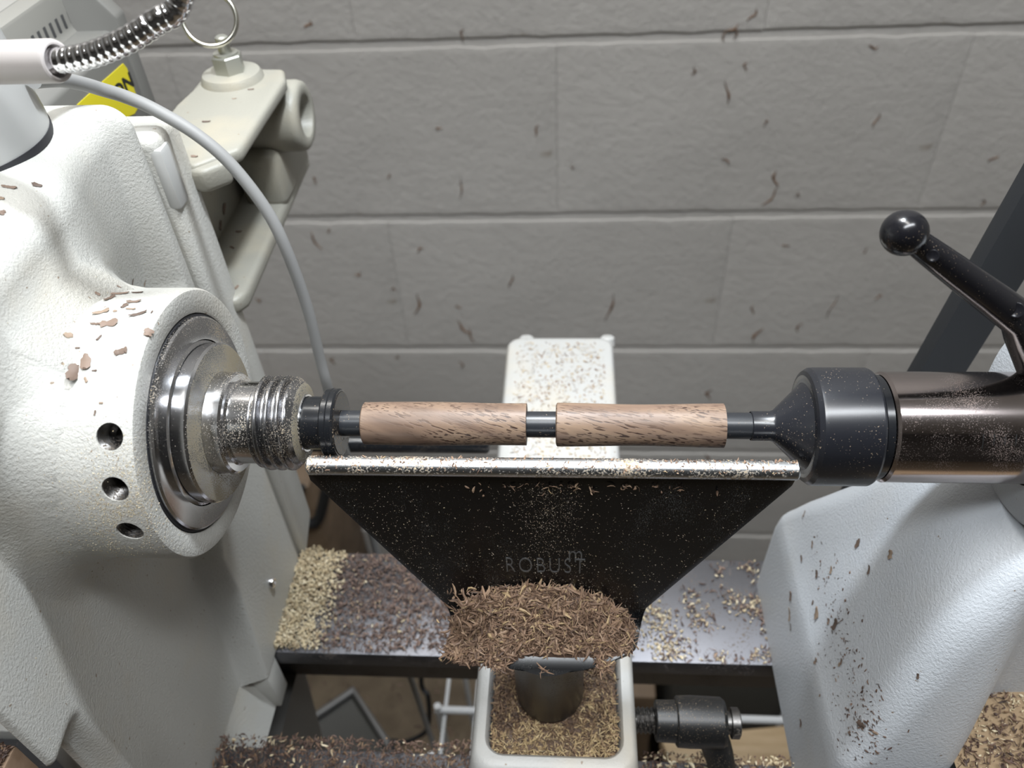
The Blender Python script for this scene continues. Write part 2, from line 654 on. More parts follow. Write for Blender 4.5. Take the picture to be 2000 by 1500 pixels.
blk = None
for row in range(-4, 8):
    zc = -312.4 - BH / 2 + row * BH
    x_off = -197.5 + BL / 2 + (BL / 2 if row % 2 else 0)
    for k in range(-4, 4):
        xc = x_off + k * BL
        if abs(xc) > 1500 or zc - BH / 2 < -FZ or zc > 1250:
            continue
        if blk is None:
            V, Fc = block_mesh()
            V = [tuple(p) for p in V]
            blk = make('concrete_block', np.array(V) + np.array([xc, WY, zc]), Fc, M_WALL, wall, smooth=False)
            blk0 = (xc, zc)
            b0loc = blk.location.copy()
        else:
            o = blk.copy()
            COL.objects.link(o)
            o.parent = wall
            dy = random.uniform(-0.2, 0.2)
            o.location = b0loc + Vector(((xc - blk0[0]) / 1000, dy / 1000, (zc - blk0[1]) / 1000))
            o.location.z += random.uniform(-0.0006, 0.0006)

for nm, bx_, lab in (('wall_left', (-1700, -1600, -2300, WY, -FZ, 1420), 'painted block wall at the left end of the room'),
                     ('wall_right', (1600, 1700, -2300, WY, -FZ, 1420), 'painted block wall at the right end of the room'),
                     ('wall_front', (-1600, 1600, -2300, -2200, -FZ, 1420), 'painted wall behind the photographer')):
    o = make(nm, *box(*bx_), M_ROOMD if nm == 'wall_front' else M_ROOM)
    tag(o, lab, 'wall', None, 'structure')
o = make('ceiling', *box(-1600, 1600, -2200, WY + 100, 1400, 1450), M_CEIL)
tag(o, 'pale basement ceiling above the lathe', 'ceiling', None, 'structure')
floor = make('floor', *box(-1600, 1600, -2200, WY, -FZ - 60, -FZ), M_FLOOR)
tag(floor, 'dusty brown concrete floor under the lathe', 'floor', None, 'structure')

# brown splatter and bark shreds stuck on the wall: (pixel x, pixel y, length px, tilt deg, width px)
marks = [(1515, 350, 38, 100, 10), (1505, 385, 46, 60, 10), (1420, 180, 52, 98, 8), (1470, 30, 28, 70, 10), (1432, 55, 34, 30, 7),
         (1437, 66, 22, 90, 6), (1478, 655, 42, 75, 10), (815, 595, 52, 75, 10), (905, 640, 40, 130, 9), (920, 655, 36, 110, 7),
         (998, 550, 34, 85, 7), (900, 368, 50, 80, 5), (1192, 600, 70, 80, 7), (1048, 255, 26, 65, 7), (1418, 315, 24, 130, 6),
         (1712, 235, 34, 88, 8), (1706, 92, 26, 10, 9), (1558, 383, 12, 0, 11), (1496, 240, 14, 10, 9), (1716, 580, 18, 0, 10),
         (903, 68, 22, 70, 9), (857, 252, 12, 45, 8), (700, 535, 16, 20, 9), (1118, 326, 10, 0, 9), (1470, 605, 22, 85, 8),
         (1560, 640, 26, 80, 7), (1625, 600, 60, 82, 5), (616, 470, 44, 110, 7), (642, 450, 10, 0, 8), (820, 488, 22, 25, 7),
         (768, 566, 14, 0, 8), (895, 600, 14, 20, 8), (760, 345, 10, 0, 9), (505, 585, 14, 0, 12), (615, 352, 12, 45, 10),
         (1380, 895, 26, 85, 10), (1385, 770, 26, 85, 12), (901, 712, 18, 88, 8), (650, 705, 16, 70, 10), (776, 696, 12, 30, 8),
         (1456, 130, 16, 75, 9), (1355, 138, 16, 75, 8), (1920, 395, 14, 100, 8), (1690, 490, 12, 20, 9), (1535, 480, 12, 40, 9),
         (1415, 70, 26, 80, 6), (1765, 740, 24, 10, 12), (1960, 690, 30, 90, 14), (602, 48, 18, 70, 12), (1940, 310, 22, 60, 9)]
P, Nn, mv, mf = [], [], [], []
for (px, py, Lp, tl, wp) in marks:
    c = PX(px, py, 'y', WY - 0.2)
    s = np.linalg.norm(PX(px + 1, py, 'y', WY) - PX(px, py, 'y', WY))
    a = math.radians(tl)
    d = np.array([math.cos(a), 0, math.sin(a)])
    q = np.array([-math.sin(a), 0, math.cos(a)])
    L = Lp * s * (0.72 if tl < 35 else 0.98)
    w0 = wp * s * 0.66
    n0 = len(mv)
    K = 9
    ph = random.uniform(0, 6)
    for i in range(K):
        t = i / (K - 1) - 0.5
        w = w0 * max(0.18, (1 - (2 * t) ** 2)) * random.uniform(0.55, 1.15)
        cc = c + d * (L * t) + q * (w0 * 0.7 * math.sin(ph + t * 5))
        mv.append(cc + q * w * 0.5)
        mv.append(cc + np.array([0, -0.9, 0]))
        mv.append(cc - q * w * 0.5)
    for i in range(K - 1):
        b = n0 + i * 3
        mf += [(b, b + 1, b + 4, b + 3), (b + 1, b + 2, b + 5, b + 4)]
M_SPLAT = NT('brown_splatter')
_f = M_SPLAT.noise(M_SPLAT.coord(), 70, 2, 0.5)
M_SPLAT = M_SPLAT.base(M_SPLAT.ramp(_f, [(0.35, (0.085, 0.048, 0.03)), (0.65, (0.21, 0.12, 0.068))]), 0.8)
o = make('bark_splatter', mv, mf, M_SPLAT, wall, smooth=False)
o['kind'] = 'stuff'
o['label'] = 'brown bark shreds stuck on the wall paint'

# ================================================================== LATHE BED
bed = empty('lathe_bed', (60, 0, -FZ))
tag(bed, 'dark steel lathe bed with two flat ways and grey legs', 'lathe bed')
make('rear_way', *merge(box(-420, 520, 25, 90, -216, -203, 1.5), box(-420, 520, 62, 90, -300, -216)), M_BED, bed)
make('front_way', *merge(box(-420, 520, -90, -25, -216, -203, 1.5), box(-420, 520, -90, -62, -300, -216)), M_BED, bed)
for x in (-330, 430):
    make('bed_spacer', *box(x - 20, x + 20, -62, 62, -300, -216), M_BED, bed)
for s in (-1, 1):
    lx = -178 if s < 0 else 450
    rings = []
    for z, hw, hy in ((-300, 20, 84), (-420, 16, 70), (-800, 16, 80), (-FZ, 22, 100)):
        rings.append(rrect(lx - hw, lx + hw, -hy, hy, 12, z))
    make('leg', *loft(rings[::-1]), M_LEG, bed)

# ================================================================== HEADSTOCK
hs = empty('headstock', (-235, 0, -203))
tag(hs, 'cream white cast iron headstock with a round spindle boss', 'headstock')


def arc(cx, cz, r, a0, a1, n):
    return [(cx + r * math.cos(math.radians(a0 + (a1 - a0) * i / n)), cz + r * math.sin(math.radians(a0 + (a1 - a0) * i / n))) for i in range(n + 1)]


def resample(poly, n):
    poly = np.array(poly, float)
    d = np.r_[0, np.cumsum(np.linalg.norm(np.diff(poly, axis=0), axis=1))]
    return d, poly


# profile parameter: z for the right-hand face, so both curves share rows
zs_face = np.linspace(-203, 40, 150)
Bx = -151 + 5.0 * sstep(0, 45, zs_face)
body = [(x, z) for x, z in zip(Bx, zs_face)]
body += [(-145.5, 52)] + arc(-160, 64, 14.5, 0, 90, 16)[0:] + [(-x, 78.5) for x in np.linspace(164, 330, 24)]
lipz = list(np.linspace(-203, 40, 150))
lip = [(-138, z) for z in lipz] + [(-138, 50)] + arc(-147.5, 67.5, 9.5, 0, 90, 16) + [(-x, 77) for x in np.linspace(152, 330, 24)]
body = np.array(body)
lip = np.array(lip)
ns = len(body)
ys = np.concatenate([[-93.5, -93.0, -92, -90.6], np.linspace(-88, 80, 150), [81.5, 83, 84.2, 84.8, 85]])


def lip_in(z):
    return np.interp(z, [-213, -168, -137, -110, -60, 5, 77], [3, 9, 14, 14, 45, 68, 73])


V = []
for j, y in enumerate(ys):
    for i in range(ns):
        bx_, bz_ = body[i]
        lx_, lz_ = lip[i]
        w = float(sstep(lip_in(bz_), lip_in(bz_) + (9 if bz_ > 0 else 7), y))
        x = bx_ + (lx_ - bx_) * w
        z = bz_ + (lz_ - bz_) * w
        yy = y
        # neck set back under the front cover
        x += 12.0 * float(sstep(-40, -98, y)) * float(sstep(-200, -120, z)) * float(sstep(168, 150, np.array(float(i))))
        if y < -70:
            k = float(sstep(-66, -56, z))
            yy = y * k + (1 - k) * (-70 + (y + 70) * 10.0 / 23.5)
            x = x - 10 * (1 - k) * float(sstep(-70, -95, y))
        # fillet of the spindle boss
        r = math.hypot(yy, z)
        Rf = 20.0
        if r < 45.7 + Rf and i < 151:
            q = max(r - 45.7, 0)
            f = Rf - math.sqrt(max(Rf * Rf - (Rf - q) ** 2, 0))
            x = max(x, -151 + f) if w < 0.5 else max(x, -151 + f)
        if y < 62 and i < 168:
            x += 8.0 * float(sstep(62, 25, y)) * float(sstep(0, 42, z)) * float(sstep(168, 156, np.array(float(i))))
        # rounded edges, front and rear
        re_ = 5.0 if y > 0 else 2.5
        e = min(y + 93.5, 85 - y)
        if e < re_ and i < ns:
            dd = re_ - math.sqrt(max(re_ ** 2 - (re_ - e) ** 2, 0))
            x -= dd * 0.8
            if z > 60:
                z -= dd * 0.7
        V.append((x, yy, z))
Fc = [f[::-1] for f in grid_faces(len(ys), ns)]
# close front, rear, left
n0 = len(V)
for j, y in ((0, -72), (len(ys) - 1, 85)):
    for i in range(ns):
        p = V[j * ns + i]
        V.append((-330, p[1] + (110 if j == 0 else 0), p[2]))   # the front cover is a lip; the body behind it is set back
for a, j in ((0, 0), (1, len(ys) - 1)):
    for i in range(ns - 1):
        q = (j * ns + i, j * ns + i + 1, n0 + a * ns + i + 1, n0 + a * ns + i)
        Fc.append(q if a == 0 else q[::-1])
casting = make('casting', V, Fc, M_CAST, hs, angle=60)
HB = (np.array(V), Fc)
# boss: painted ring with three threaded holes in its front side, recess for the bearing cap
boss_prof = [(-133, 45.7), (-107.0, 45.7), (-105.9, 45.0), (-105.7, 44.2), (-105.7, 38.0), (-106.2, 37.4), (-114, 37.2), (-114, 20)]
nseg = 128
Vb, Fb = turned(boss_prof, n=nseg)
boss = make('spindle_boss', Vb, Fb, M_CAST, hs, angle=40)


def drill(target, p, axis, r, depth):
    cV, cF = turned([(-depth, r), (2, r)], c=p, axis=axis, n=28)
    cut = make('cutter', cV, cF, M_CAST)
    for q in (cut, target):
        bm = bmesh.new()
        bm.from_mesh(q.data)
        bmesh.ops.recalc_face_normals(bm, faces=bm.faces)
        bm.to_mesh(q.data)
        bm.free()
    md = target.modifiers.new('drill', 'BOOLEAN')
    md.operation = 'DIFFERENCE'
    md.solver = 'EXACT'
    md.object = cut
    bpy.context.view_layer.update()
    me = bpy.data.meshes.new_from_object(target.evaluated_get(bpy.context.evaluated_depsgraph_get()))
    target.modifiers.clear()
    target.data = me
    me.name = target.name
    me.shade_smooth()
    me.set_sharp_from_angle(angle=math.radians(40))
    bpy.data.objects.remove(cut)


for (hx, hy) in ((214, 853), (225, 956), (254, 1038)):
    d = RAY(hx, hy)
    a = d[1] ** 2 + d[2] ** 2
    b = 2 * (CAM[1] * d[1] + CAM[2] * d[2])
    c = CAM[1] ** 2 + CAM[2] ** 2 - 45.7 ** 2
    t = (-b - math.sqrt(b * b - 4 * a * c)) / (2 * a)
    p = CAM + t * d
    nrm = Vector((0, p[1], p[2])).normalized()
    drill(boss, p, nrm, 4.05, 9.0)
    sockets = []
    for k in range(6):
        sockets += [(-0.5 - 1.1 * k, 4.0), (-1.0 - 1.1 * k, 3.5)]
    sockets += [(-8.2, 2.6), (-8.21, 0.01)]
    Vh, Fh = turned([(s, r) for s, r in sockets], c=p, axis=nrm, n=28, cap=False)
    h = make('threaded_hole', Vh, Fh, M_POST, boss, angle=25)
# bearing cap + spindle
make('bearing_seal', *turned([(-114, 37.2), (-106.6, 37.2), (-106.2, 36.9), (-106.4, 35.6), (-114, 35.6)], cap=False), M_GASKET, hs)
sp = make('spindle', *merge(
    turned([(-113, 36.2), (-105.2, 36.2), (-104.6, 35.6), (-104.4, 34.5), (-104.4, 28.4)], n=128, cap=False),
    turned([(-105, 28.6), (-104.2, 27.6), (-104.0, 27.2), (-99.6, 27.2), (-98.8, 26.6)], n=128, cap=False),
    turned([(-98.4, 17.4), (-97.4, 17.25), (-93.4, 17.25), (-92.6, 16.6), (-92.5, 14.0)], n=96, cap=False),
    turned([(-92.6, 14.6), (-91.9, 14.02), (-83.6, 14.0)], n=96, cap=False)), M_STEEL, hs, angle=25)
make('spindle_shoulder', *turned([(-98.8, 26.6), (-98.7, 26.0), (-98.5, 17.2)], n=96, cap=False), M_STEELD, sp, angle=25)
# real helical thread
Vt, Ft = [], []
n = 72
pitch = 3.6
rows = 92
x0t = -85.2
for i in range(rows):
    for k in range(n):
        x = x0t + 14.8 * i / (rows - 1)
        ph = (x - x0t) / pitch - k / n
        fr = ph - math.floor(ph)
        tri = 1 - abs(2 * fr - 1)
        r = 13.9 + 2.2 * float(sstep(0.12, 0.78, np.array(tri)))
        r *= 1.0
        e0 = min(1.0, max(0.0, (x - x0t) / 1.5))
        r = 14.0 + (r - 14.0) * e0
        xe = x - (x0t + 12.2)
        if xe > 0:
            r = min(r, 15.8 - xe * 0.9)
        a = 2 * math.pi * k / n
        Vt.append((x, r * math.cos(a), r * math.sin(a)))
for i in range(rows - 1):
    for k in range(n):
        k2 = (k + 1) % n
        Ft.append((i * n + k, i * n + k2, (i + 1) * n + k2, (i + 1) * n + k))
make('spindle_thread', Vt, Ft, M_THREAD, sp, angle=60)
make('spindle_nose', *turned([(-70.4, 13.5), (-70.0, 12.6), (-69.6, 9.9), (-72, 9.8)], n=72, cap=False), M_STEELD, sp, angle=25)
make('taper_bore', *turned([(-69.62, 9.9), (-69.2, 9.7), (-69.2, 9.1)], n=72, cap=False), M_STEEL, sp, angle=25)
# rear body behind the lip
make('rear_body', *prism([(86, -203), (110, -190), (112, -75), (110, 61), (86, 61)], 'x', -325, -135, 4, 3), M_CAST, hs)
make('stop_plate', *box(-140, -133.6, 86, 95.5, 31, 57, 2), M_PLASTIC, hs)
make('tongue', *merge(box(-320, -138.6, 10.5, 24.2, -236, -203.2, 1), prism([(-151.2, -198), (-150.8, -204), (-142, -236), (-320, -236), (-320, -198)], 'y', -24, 11)), M_CAST, hs)
scr = PX(528, 1138, 'x', -138)
make('cap_screw', *turned([(-1, 2.9), (1.6, 2.9), (2.3, 2.4), (2.4, 1.4), (1.2, 1.3)], c=scr, n=20), M_CHROME, hs)
rp = PX(956, 867, 'y', 118)
make('lock_handle', *turned([(-160, 5.4), (rp[0] - 1.5, 5.4), (rp[0], 4.2)], c=(0, 118, rp[2]), n=24), M_BLK, hs)

# ================================================================== PEN MANDREL AND BLANKS
mn = empty('pen_mandrel', (-15, 0, 0))
tag(mn, 'black steel pen mandrel with a round collar in the spindle', 'mandrel')
make('taper_arbor', *turned([(-78, 8.6), (-68.2, 9.0), (-62.4, 9.0)], n=72), M_BLK, mn)
make('collar', *turned([(-62.6, 9.0), (-62.5, 11.2), (-62.0, 11.75), (-60.4, 11.75), (-60.2, 11.95), (-59.9, 11.75), (-58.4, 11.75), (-57.8, 11.2), (-57.6, 4.2)], n=96, cap=False), M_BLK, mn, angle=25)
make('collar_face', *turned([(-57.85, 11.0), (-57.5, 10.6), (-57.4, 4.2)], n=72, cap=False), M_BLKD, mn, angle=25)
make('rod', *turned([(-58, 4.35), (78.5, 4.35)], n=48), M_MAND, mn)
for i, (a, b, lab) in enumerate(((-50.0, 4.9, 'turned walnut pen blank with dark pores beside the headstock collar'),
                                 (14.6, 69.2, 'turned walnut pen blank with swirling grain beside the black tailstock cup'))):
    prof = []
    for k in range(33):
        t = k / 32
        r = 7.0 + 0.32 * math.sin(math.pi * min(1, t * 1.2 + 0.05)) + (0.0 if i else 0.08 * (1 - t))
        if i:
            r = 7.05 + 0.22 * math.cos(math.pi * 2 * t)
        prof.append((a + (b - a) * t, r))
    prof[0] = (a + 0.25, prof[1][1] - 0.25)
    prof.insert(1, (a + 0.5, prof[1][1]))
    o = make('pen_blank', *turned([(a, 6.4)] + prof + [(b + 0.05, 6.6)], n=72), M_WALNUT[i], None, angle=25, origin=np.array([(a + b) / 2, 0.0, 0.0]))
    tag(o, lab, 'pen blank', 'walnut pen blanks on the mandrel')

# ================================================================== TAILSTOCK
ts = empty('tailstock', (190, 0, -203))
tag(ts, 'cool white cast iron tailstock with a steel quill', 'tailstock')
zr = [-203, -200, -150, -140, -136, -132, -120, -108, -96, -84, -72, -60, -50, -42, -36, -31, -28]
xl = [124, 124, 124, 124.6, 125.5, 126.8, 129, 131.2, 133.8, 136.6, 139.6, 143, 147, 151.5, 156.5, 162, 166]
wy = [80, 80, 77, 75, 73.5, 72, 67, 61, 55, 49, 44, 39.5, 36, 33.5, 32, 31, 30.5]
rings = []
for z, x, w in zip(zr, xl, wy):
    wf = float(np.interp(z, [-137, -120, -108, -84, -57, -42, -28], [54, 52, 50, 46, 40, 34, 30.5]))
    xr = 330 if z > -137 else 420
    r = [8, 8, 8, 8, 8, 9, 11, 13, 14, 15, 15, 15, 15, 15, 15, 15, 15][zr.index(z)]
    K = 10
    wide = False
    ring = []
    xe, yb_ = (xr, -wf) if wide else (196, -wf * 0.36)
    corners = [(xr - r, w - r, 0, r), (x + r, w - r, 90, r), (x + r, -wf + r, 180, r)]
    for cx, cy, a0, rr in corners:
        for i in range(K + 1):
            a = math.radians(a0 + 90 * i / K)
            ring.append((cx + rr * math.cos(a), cy + rr * math.sin(a), z))
    if wide:
        cs = [(xr - 3 + 3 * i / 15, -wf + 0.2 * i) for i in range(16)]
    else:
        # front corner rolls back towards the barrel
        p0, p1, p2, p3 = np.array([max(158, x + r + 1), -wf]), np.array([max(176, x + r + 14), -wf]), np.array([max(176, x + r + 14), yb_ - 4]), np.array([max(198, x + r + 36), yb_])
        cs = []
        for i in range(14):
            t = i / 13
            q = (1 - t) ** 3 * p0 + 3 * (1 - t) ** 2 * t * p1 + 3 * (1 - t) * t * t * p2 + t ** 3 * p3
            cs.append((q[0], q[1]))
        cs += [(xr - 60, yb_), (xr, yb_)]
    ring += [(q[0], q[1], z) for q in cs]
    rings.append(ring)
Vc, Fcx = loft(rings)
# hollow the end face a little, as the skirt flares to the base
Vn = []
for p in Vc:
    x, y, z = p
    if x < 200 and -133 < z < -34:
        s = math.sin(math.pi * (z + 133) / 99.0)
        x += 3.0 * s * math.exp(-(y / 22.0) ** 2)
    Vn.append((x, y, z))
body_t = make('casting', Vn, Fcx, M_CASTT, ts, angle=50)
TB = (np.array(Vn), Fcx)
make('barrel', *turned([(164, 18.6), (164, 29), (166, 32), (172, 33), (420, 33)], n=96, cap=False), M_CASTT, ts)
make('base_flange', *box(180, 420, -118, 79, -203, -138.2, 5, 3), M_CASTT, ts)
ql = make('quill', *turned([(117.9, 15.9), (118.0, 17.0), (118.9, 17.85), (340, 17.85)], n=128), M_QUILL, ts, angle=25)
# scale marks engraved on the quill
Vs_, Fs_ = [], []


def on_cyl(px, py, r):
    d = RAY(px, py)
    a = d[1] ** 2 + d[2] ** 2
    b = 2 * (CAM[1] * d[1] + CAM[2] * d[2])
    c = CAM[1] ** 2 + CAM[2] ** 2 - r * r
    return CAM + d * ((-b - math.sqrt(b * b - 4 * a * c)) / (2 * a))


for k in range(8):
    px = 1921 + 21.5 * k
    pa = on_cyl(px, 848, 17.9)
    pb_ = on_cyl(px, 870 if k % 5 else 876, 17.9)
    a0_, a1_ = math.atan2(pa[2], pa[1]), math.atan2(pb_[2], pb_[1])
    if a1_ > a0_ + math.pi:
        a1_ -= 2 * math.pi
    if a1_ < a0_ - math.pi:
        a1_ += 2 * math.pi
    n0 = len(Vs_)
    for a in np.linspace(a0_, a1_, 5):
        for dx in (-0.14, 0.14):
            Vs_.append((pa[0] + dx, 17.92 * math.cos(a), 17.92 * math.sin(a)))
    for i in range(4):
        Fs_.append((n0 + 2 * i, n0 + 2 * i + 1, n0 + 2 * i + 3, n0 + 2 * i + 2))
make('scale_marks', Vs_, Fs_, M_INK, ql, smooth=False)
# quill lock lever with ball end
bc = PX(1766, 455, 'y', 8)
h1 = PX(1990, 622, 'y', 8)
h2 = PX(2045, 700, 'y', 10)
d = Vector(h1 - bc).normalized()
lv = make('lock_lever', *tube([Vector(bc) + d * 4, Vector(bc) + d * 9, Vector(bc) + d * 20, Vector(bc) + d * 34, Vector(h1), Vector(h1) + d * 4 + Vector((1, 0, -3)), Vector(h2) + Vector((2, 0, -6)), Vector(h2) + Vector((4, 0, -14))],
                              [3.6, 3.9, 4.4, 4.9, 5.4, 6.3, 7.5, 8.0], 24), M_BALL, ts)
make('ball_knob', *turned([(6.3 * -math.cos(math.pi * i / 20), 6.3 * math.sin(math.pi * i / 20)) for i in range(21)], c=bc, axis=d, n=32, cap=False), M_BALL, lv)
for q, r in (((1822, 500), 1.7), ((1985, 606), 2.2)):
    p = Vector(PX(q[0], q[1], 'y', 3.4))
    nn = (Vector(CAM) - p).normalized()
    make('moulding_mark', *turned([(-0.6, r), (0.0, r), (0.06, r - 0.25), (-0.05, r - 0.5)], c=p, axis=nn, n=24), M_BALL, lv)
# black drive cup on the quill
dc = empty('mandrel_saver', (95, 0, 0))
tag(dc, 'black cone shaped mandrel saver cup on the quill end', 'mandrel saver')
make('cone', *turned([(77.9, 4.6), (78.1, 4.85), (84.2, 4.85), (85.3, 5.3), (94.4, 14.2), (94.6, 15.6)], n=96, cap=False), M_CUP, dc, angle=25)
make('cup', *turned([(94.6, 15.4), (94.4, 16.6), (94.8, 18.0), (96.2, 19.0), (97.2, 19.15), (113.7, 19.15), (114.4, 18.8), (114.5, 16.0)], n=128, cap=False), M_CUP, dc, angle=25)
make('bearing_gap', *turned([(113.5, 15.6), (115.2, 15.6), (115.4, 16.9), (117.6, 16.9), (117.8, 15.8), (120, 15.8)], n=72, cap=False), M_BLK, dc)
make('washer', *turned([(113.9, 14.0), (113.9, 17.3), (114.9, 17.5), (115.0, 16)], n=72, cap=False), M_STEEL, dc)

# ================================================================== BANJO
bj = empty('banjo', (13, 70, -203))
tag(bj, 'white cast tool rest banjo full of shavings across the bed', 'banjo')
K = 6


def br(x0, x1, y0, y1, r, z):
    return rrect(x0, x1, y0, y1, r, z, K)


outer = [br(-25, 51, -66, 232, 8, -203), br(-24, 50, -64, 229, 9, -180), br(-22.5, 48.5, -60, 224, 10, -158), br(-21, 47.5, -57, 220, 9, -147),
         br(-19.5, 46.2, -55, 217, 8, -143.6), br(-18.5, 45, -53, 214, 8, -142.8),
         br(-15.5, 42, -50, 84, 8, -142.8), br(-14.6, 41, -48.6, 82, 7, -144.4), br(-13.2, 39.6, -46.5, 80, 6.5, -166)]
make('body', *loft(outer), M_CAST3, bj, angle=45)
for px in (1028, 1187):
    c = PX(px, 658, 'z', -144)
    make('rear_lug', *turned([(0, 5.0), (5, 4.6), (6, 3.4)], c=(c[0], 219, -151), axis=(0, 0.4, 1), n=18), M_CAST3, bj)
# tool post clamp: threaded stud, hub, nut, lever
cl = make('clamp_lever', *merge(
    turned([(58.5, 8.4), (59, 9.0), (67.5, 9.2), (68, 9.2)], c=(0, -20, -172), n=36),
    turned([(67.6, 10.2), (68.2, 11.0), (74, 11.3), (88, 11.0), (89.6, 9.8), (89.7, 5)], c=(0, -20, -172), n=40),
    tube(spline([(82, -20, -176), (87, -24, -186), (91, -34, -200), (93, -52, -222), (95, -80, -246)], 4), [7.5, 7.5, 7.4, 7.2, 7, 6.8, 6.5, 6.2, 6, 5.8, 5.6, 5.5, 5.4, 5.3, 5.2, 5.2, 5.2], 18)), M_CLAMP, bj, angle=35)
Vt, Ft = [], []
n = 36
rows = 60
for i in range(rows):
    for k in range(n):
        x = 40 + 20 * i / (rows - 1)
        fr = ((x / 2.0) - k / n) % 1.0
        r = 4.9 + 1.1 * (1 - abs(2 * fr - 1))
        a = 2 * math.pi * k / n
        Vt.append((x, -20 + r * math.cos(a), -172 + r * math.sin(a)))
for i in range(rows - 1):
    for k in range(n):
        k2 = (k + 1) % n
        Ft.append((i * n + k, i * n + k2, (i + 1) * n + k2, (i + 1) * n + k))
make('stud', Vt, Ft, M_POST, cl, angle=60)
make('end_nut', *turned([(89.6, 5.0), (92, 5.0), (92.3, 6.8), (95.6, 6.8), (96.2, 5.8)], c=(0, -20, -172), n=24), M_POST, cl, angle=25)

# ================================================================== TOOL REST
tr = empty('tool_rest', (11, -19, -166))
tag(tr, 'black trapezoid steel tool rest with a polished rod along its top', 'tool rest')
RY, RZ = -17.0, -2.2
xa = PX(601, 912, 'y', RY)[0]
xb = PX(1561, 914, 'y', RY)[0]
make('top_rod', *turned([(xa, 2.2), (xa + 0.8, 3.15), (xb - 0.6, 3.15), (xb, 2.6)], c=(0, RY, RZ), n=40), M_ROD, tr)
# plate: slanted ends; the foot bends forward into a rounded ledge
left = [PX(602, 928, 'y', -17), PX(606, 938, 'y', -17), PX(869, 1179, 'y', -17)]
right = [PX(1560, 930, 'y', -17), PX(1548, 945, 'y', -17), PX(1262, 1190, 'y', -17)]
zt, zk = RZ - 1.0, left[1][2]
rowsP = []
for t in np.linspace(0, 1, 2):
    z = zt + (zk - zt) * t
    rowsP.append((-17, z, left[0][0] + (left[1][0] - left[0][0]) * t, right[0][0] + (right[1][0] - right[0][0]) * t))
zb = left[2][2]
for t in np.linspace(0, 1, 14)[1:]:
    z = zk + (zb - zk) * t
    rowsP.append((-17, z, left[1][0] + (left[2][0] - left[1][0]) * t, right[1][0] + (right[2][0] - right[1][0]) * t))
xL, xR = left[2][0], right[2][0]
for a in np.linspace(0, 90, 9)[1:]:
    rr = 8.0
    y = -17 - rr * (1 - math.cos(math.radians(a)))
    z = zb - rr * math.sin(math.radians(a))
    t = a / 90
    rowsP.append((y, z, xL + 4.0 * t, xR - 3.0 * t))
yl, zl = rowsP[-1][0], rowsP[-1][1]
for t in (0.25, 0.5, 0.7, 0.85, 0.95, 1.0):
    sh = math.sqrt(max(0, 1 - t * t * 0.93))
    cx = (xL + 4 + xR - 3) / 2
    hw = (xR - xL - 7) / 2
    rowsP.append((yl - 12.5 * t, zl - 4.5 * t * t, cx - hw * sh, cx + hw * sh))
NC = 40
TH = 5.0
Vp, nrm_ = [], []
for i, (y, z, a, b) in enumerate(rowsP):
    p, q = rowsP[max(i - 1, 0)], rowsP[min(i + 1, len(rowsP) - 1)]
    ty, tz = q[0] - p[0], q[1] - p[1]
    l = math.hypot(ty, tz)
    nrm_.append((tz / l, -ty / l))
for side in (0, 1):
    for (y, z, a, b), (ny, nz) in zip(rowsP, nrm_):
        for k in range(NC):
            x = a + (b - a) * k / (NC - 1)
            off = 0 if side == 0 else TH
            Vp.append((x, y - ny * off, z - nz * off))
R_ = len(rowsP)
Fp = grid_faces(R_, NC) + [tuple(R_ * NC + i for i in f[::-1]) for f in grid_faces(R_, NC)]
bd = [k for k in range(NC)] + [i * NC + NC - 1 for i in range(1, R_)] + [(R_ - 1) * NC + k for k in range(NC - 2, -1, -1)] + [i * NC for i in range(R_ - 2, 0, -1)]
for i in range(len(bd)):
    a, b = bd[i], bd[(i + 1) % len(bd)]
    Fp.append((a, R_ * NC + a, R_ * NC + b, b))
Vp, Fp = bevelled(Vp, Fp, 0.5, 2, 60)
plate = make('blade', Vp, Fp, M_PLATE, tr, angle=40)
zledge = zl
make('post', *turned([(-166 + 20, 14.6), (zl - TH - 6, 14.6), (zl - TH - 5.4, 15.6), (zl - TH - 1, 16.5)], c=(11, -19.5, 0), axis=(0, 0, 1), n=64), M_POST, tr)
make('weld_collar', *turned([(zl - TH - 5.5, 15.8), (zl - TH - 2, 18.5), (zl - TH + 1, 20)], c=(11, -19.5, 0), axis=(0, 0, 1), n=64), M_PLATE, tr)


def lettering(name, text, size, origin, ux, uz, nrm, mat, parent, ext, thin=0.0, space=1.0):
    cu = bpy.data.curves.new(name + '_tmp', 'FONT')
    cu.body = text
    cu.size = size
    cu.extrude = ext
    cu.offset = thin
    cu.space_character = space
    cu.align_x = 'LEFT'
    t = bpy.data.objects.new(name + '_tmp', cu)
    COL.objects.link(t)
    dg = bpy.context.evaluated_depsgraph_get()
    me = bpy.data.meshes.new_from_object(t.evaluated_get(dg))
    V = [np.array(origin) + np.array(ux) * v.co.x + np.array(uz) * v.co.y + np.array(nrm) * v.co.z for v in me.vertices]
    Fx = [tuple(p.vertices) for p in me.polygons]
    bpy.data.objects.remove(t)
    bpy.data.curves.remove(cu)
    return make(name, V, Fx, mat, parent, smooth=False)


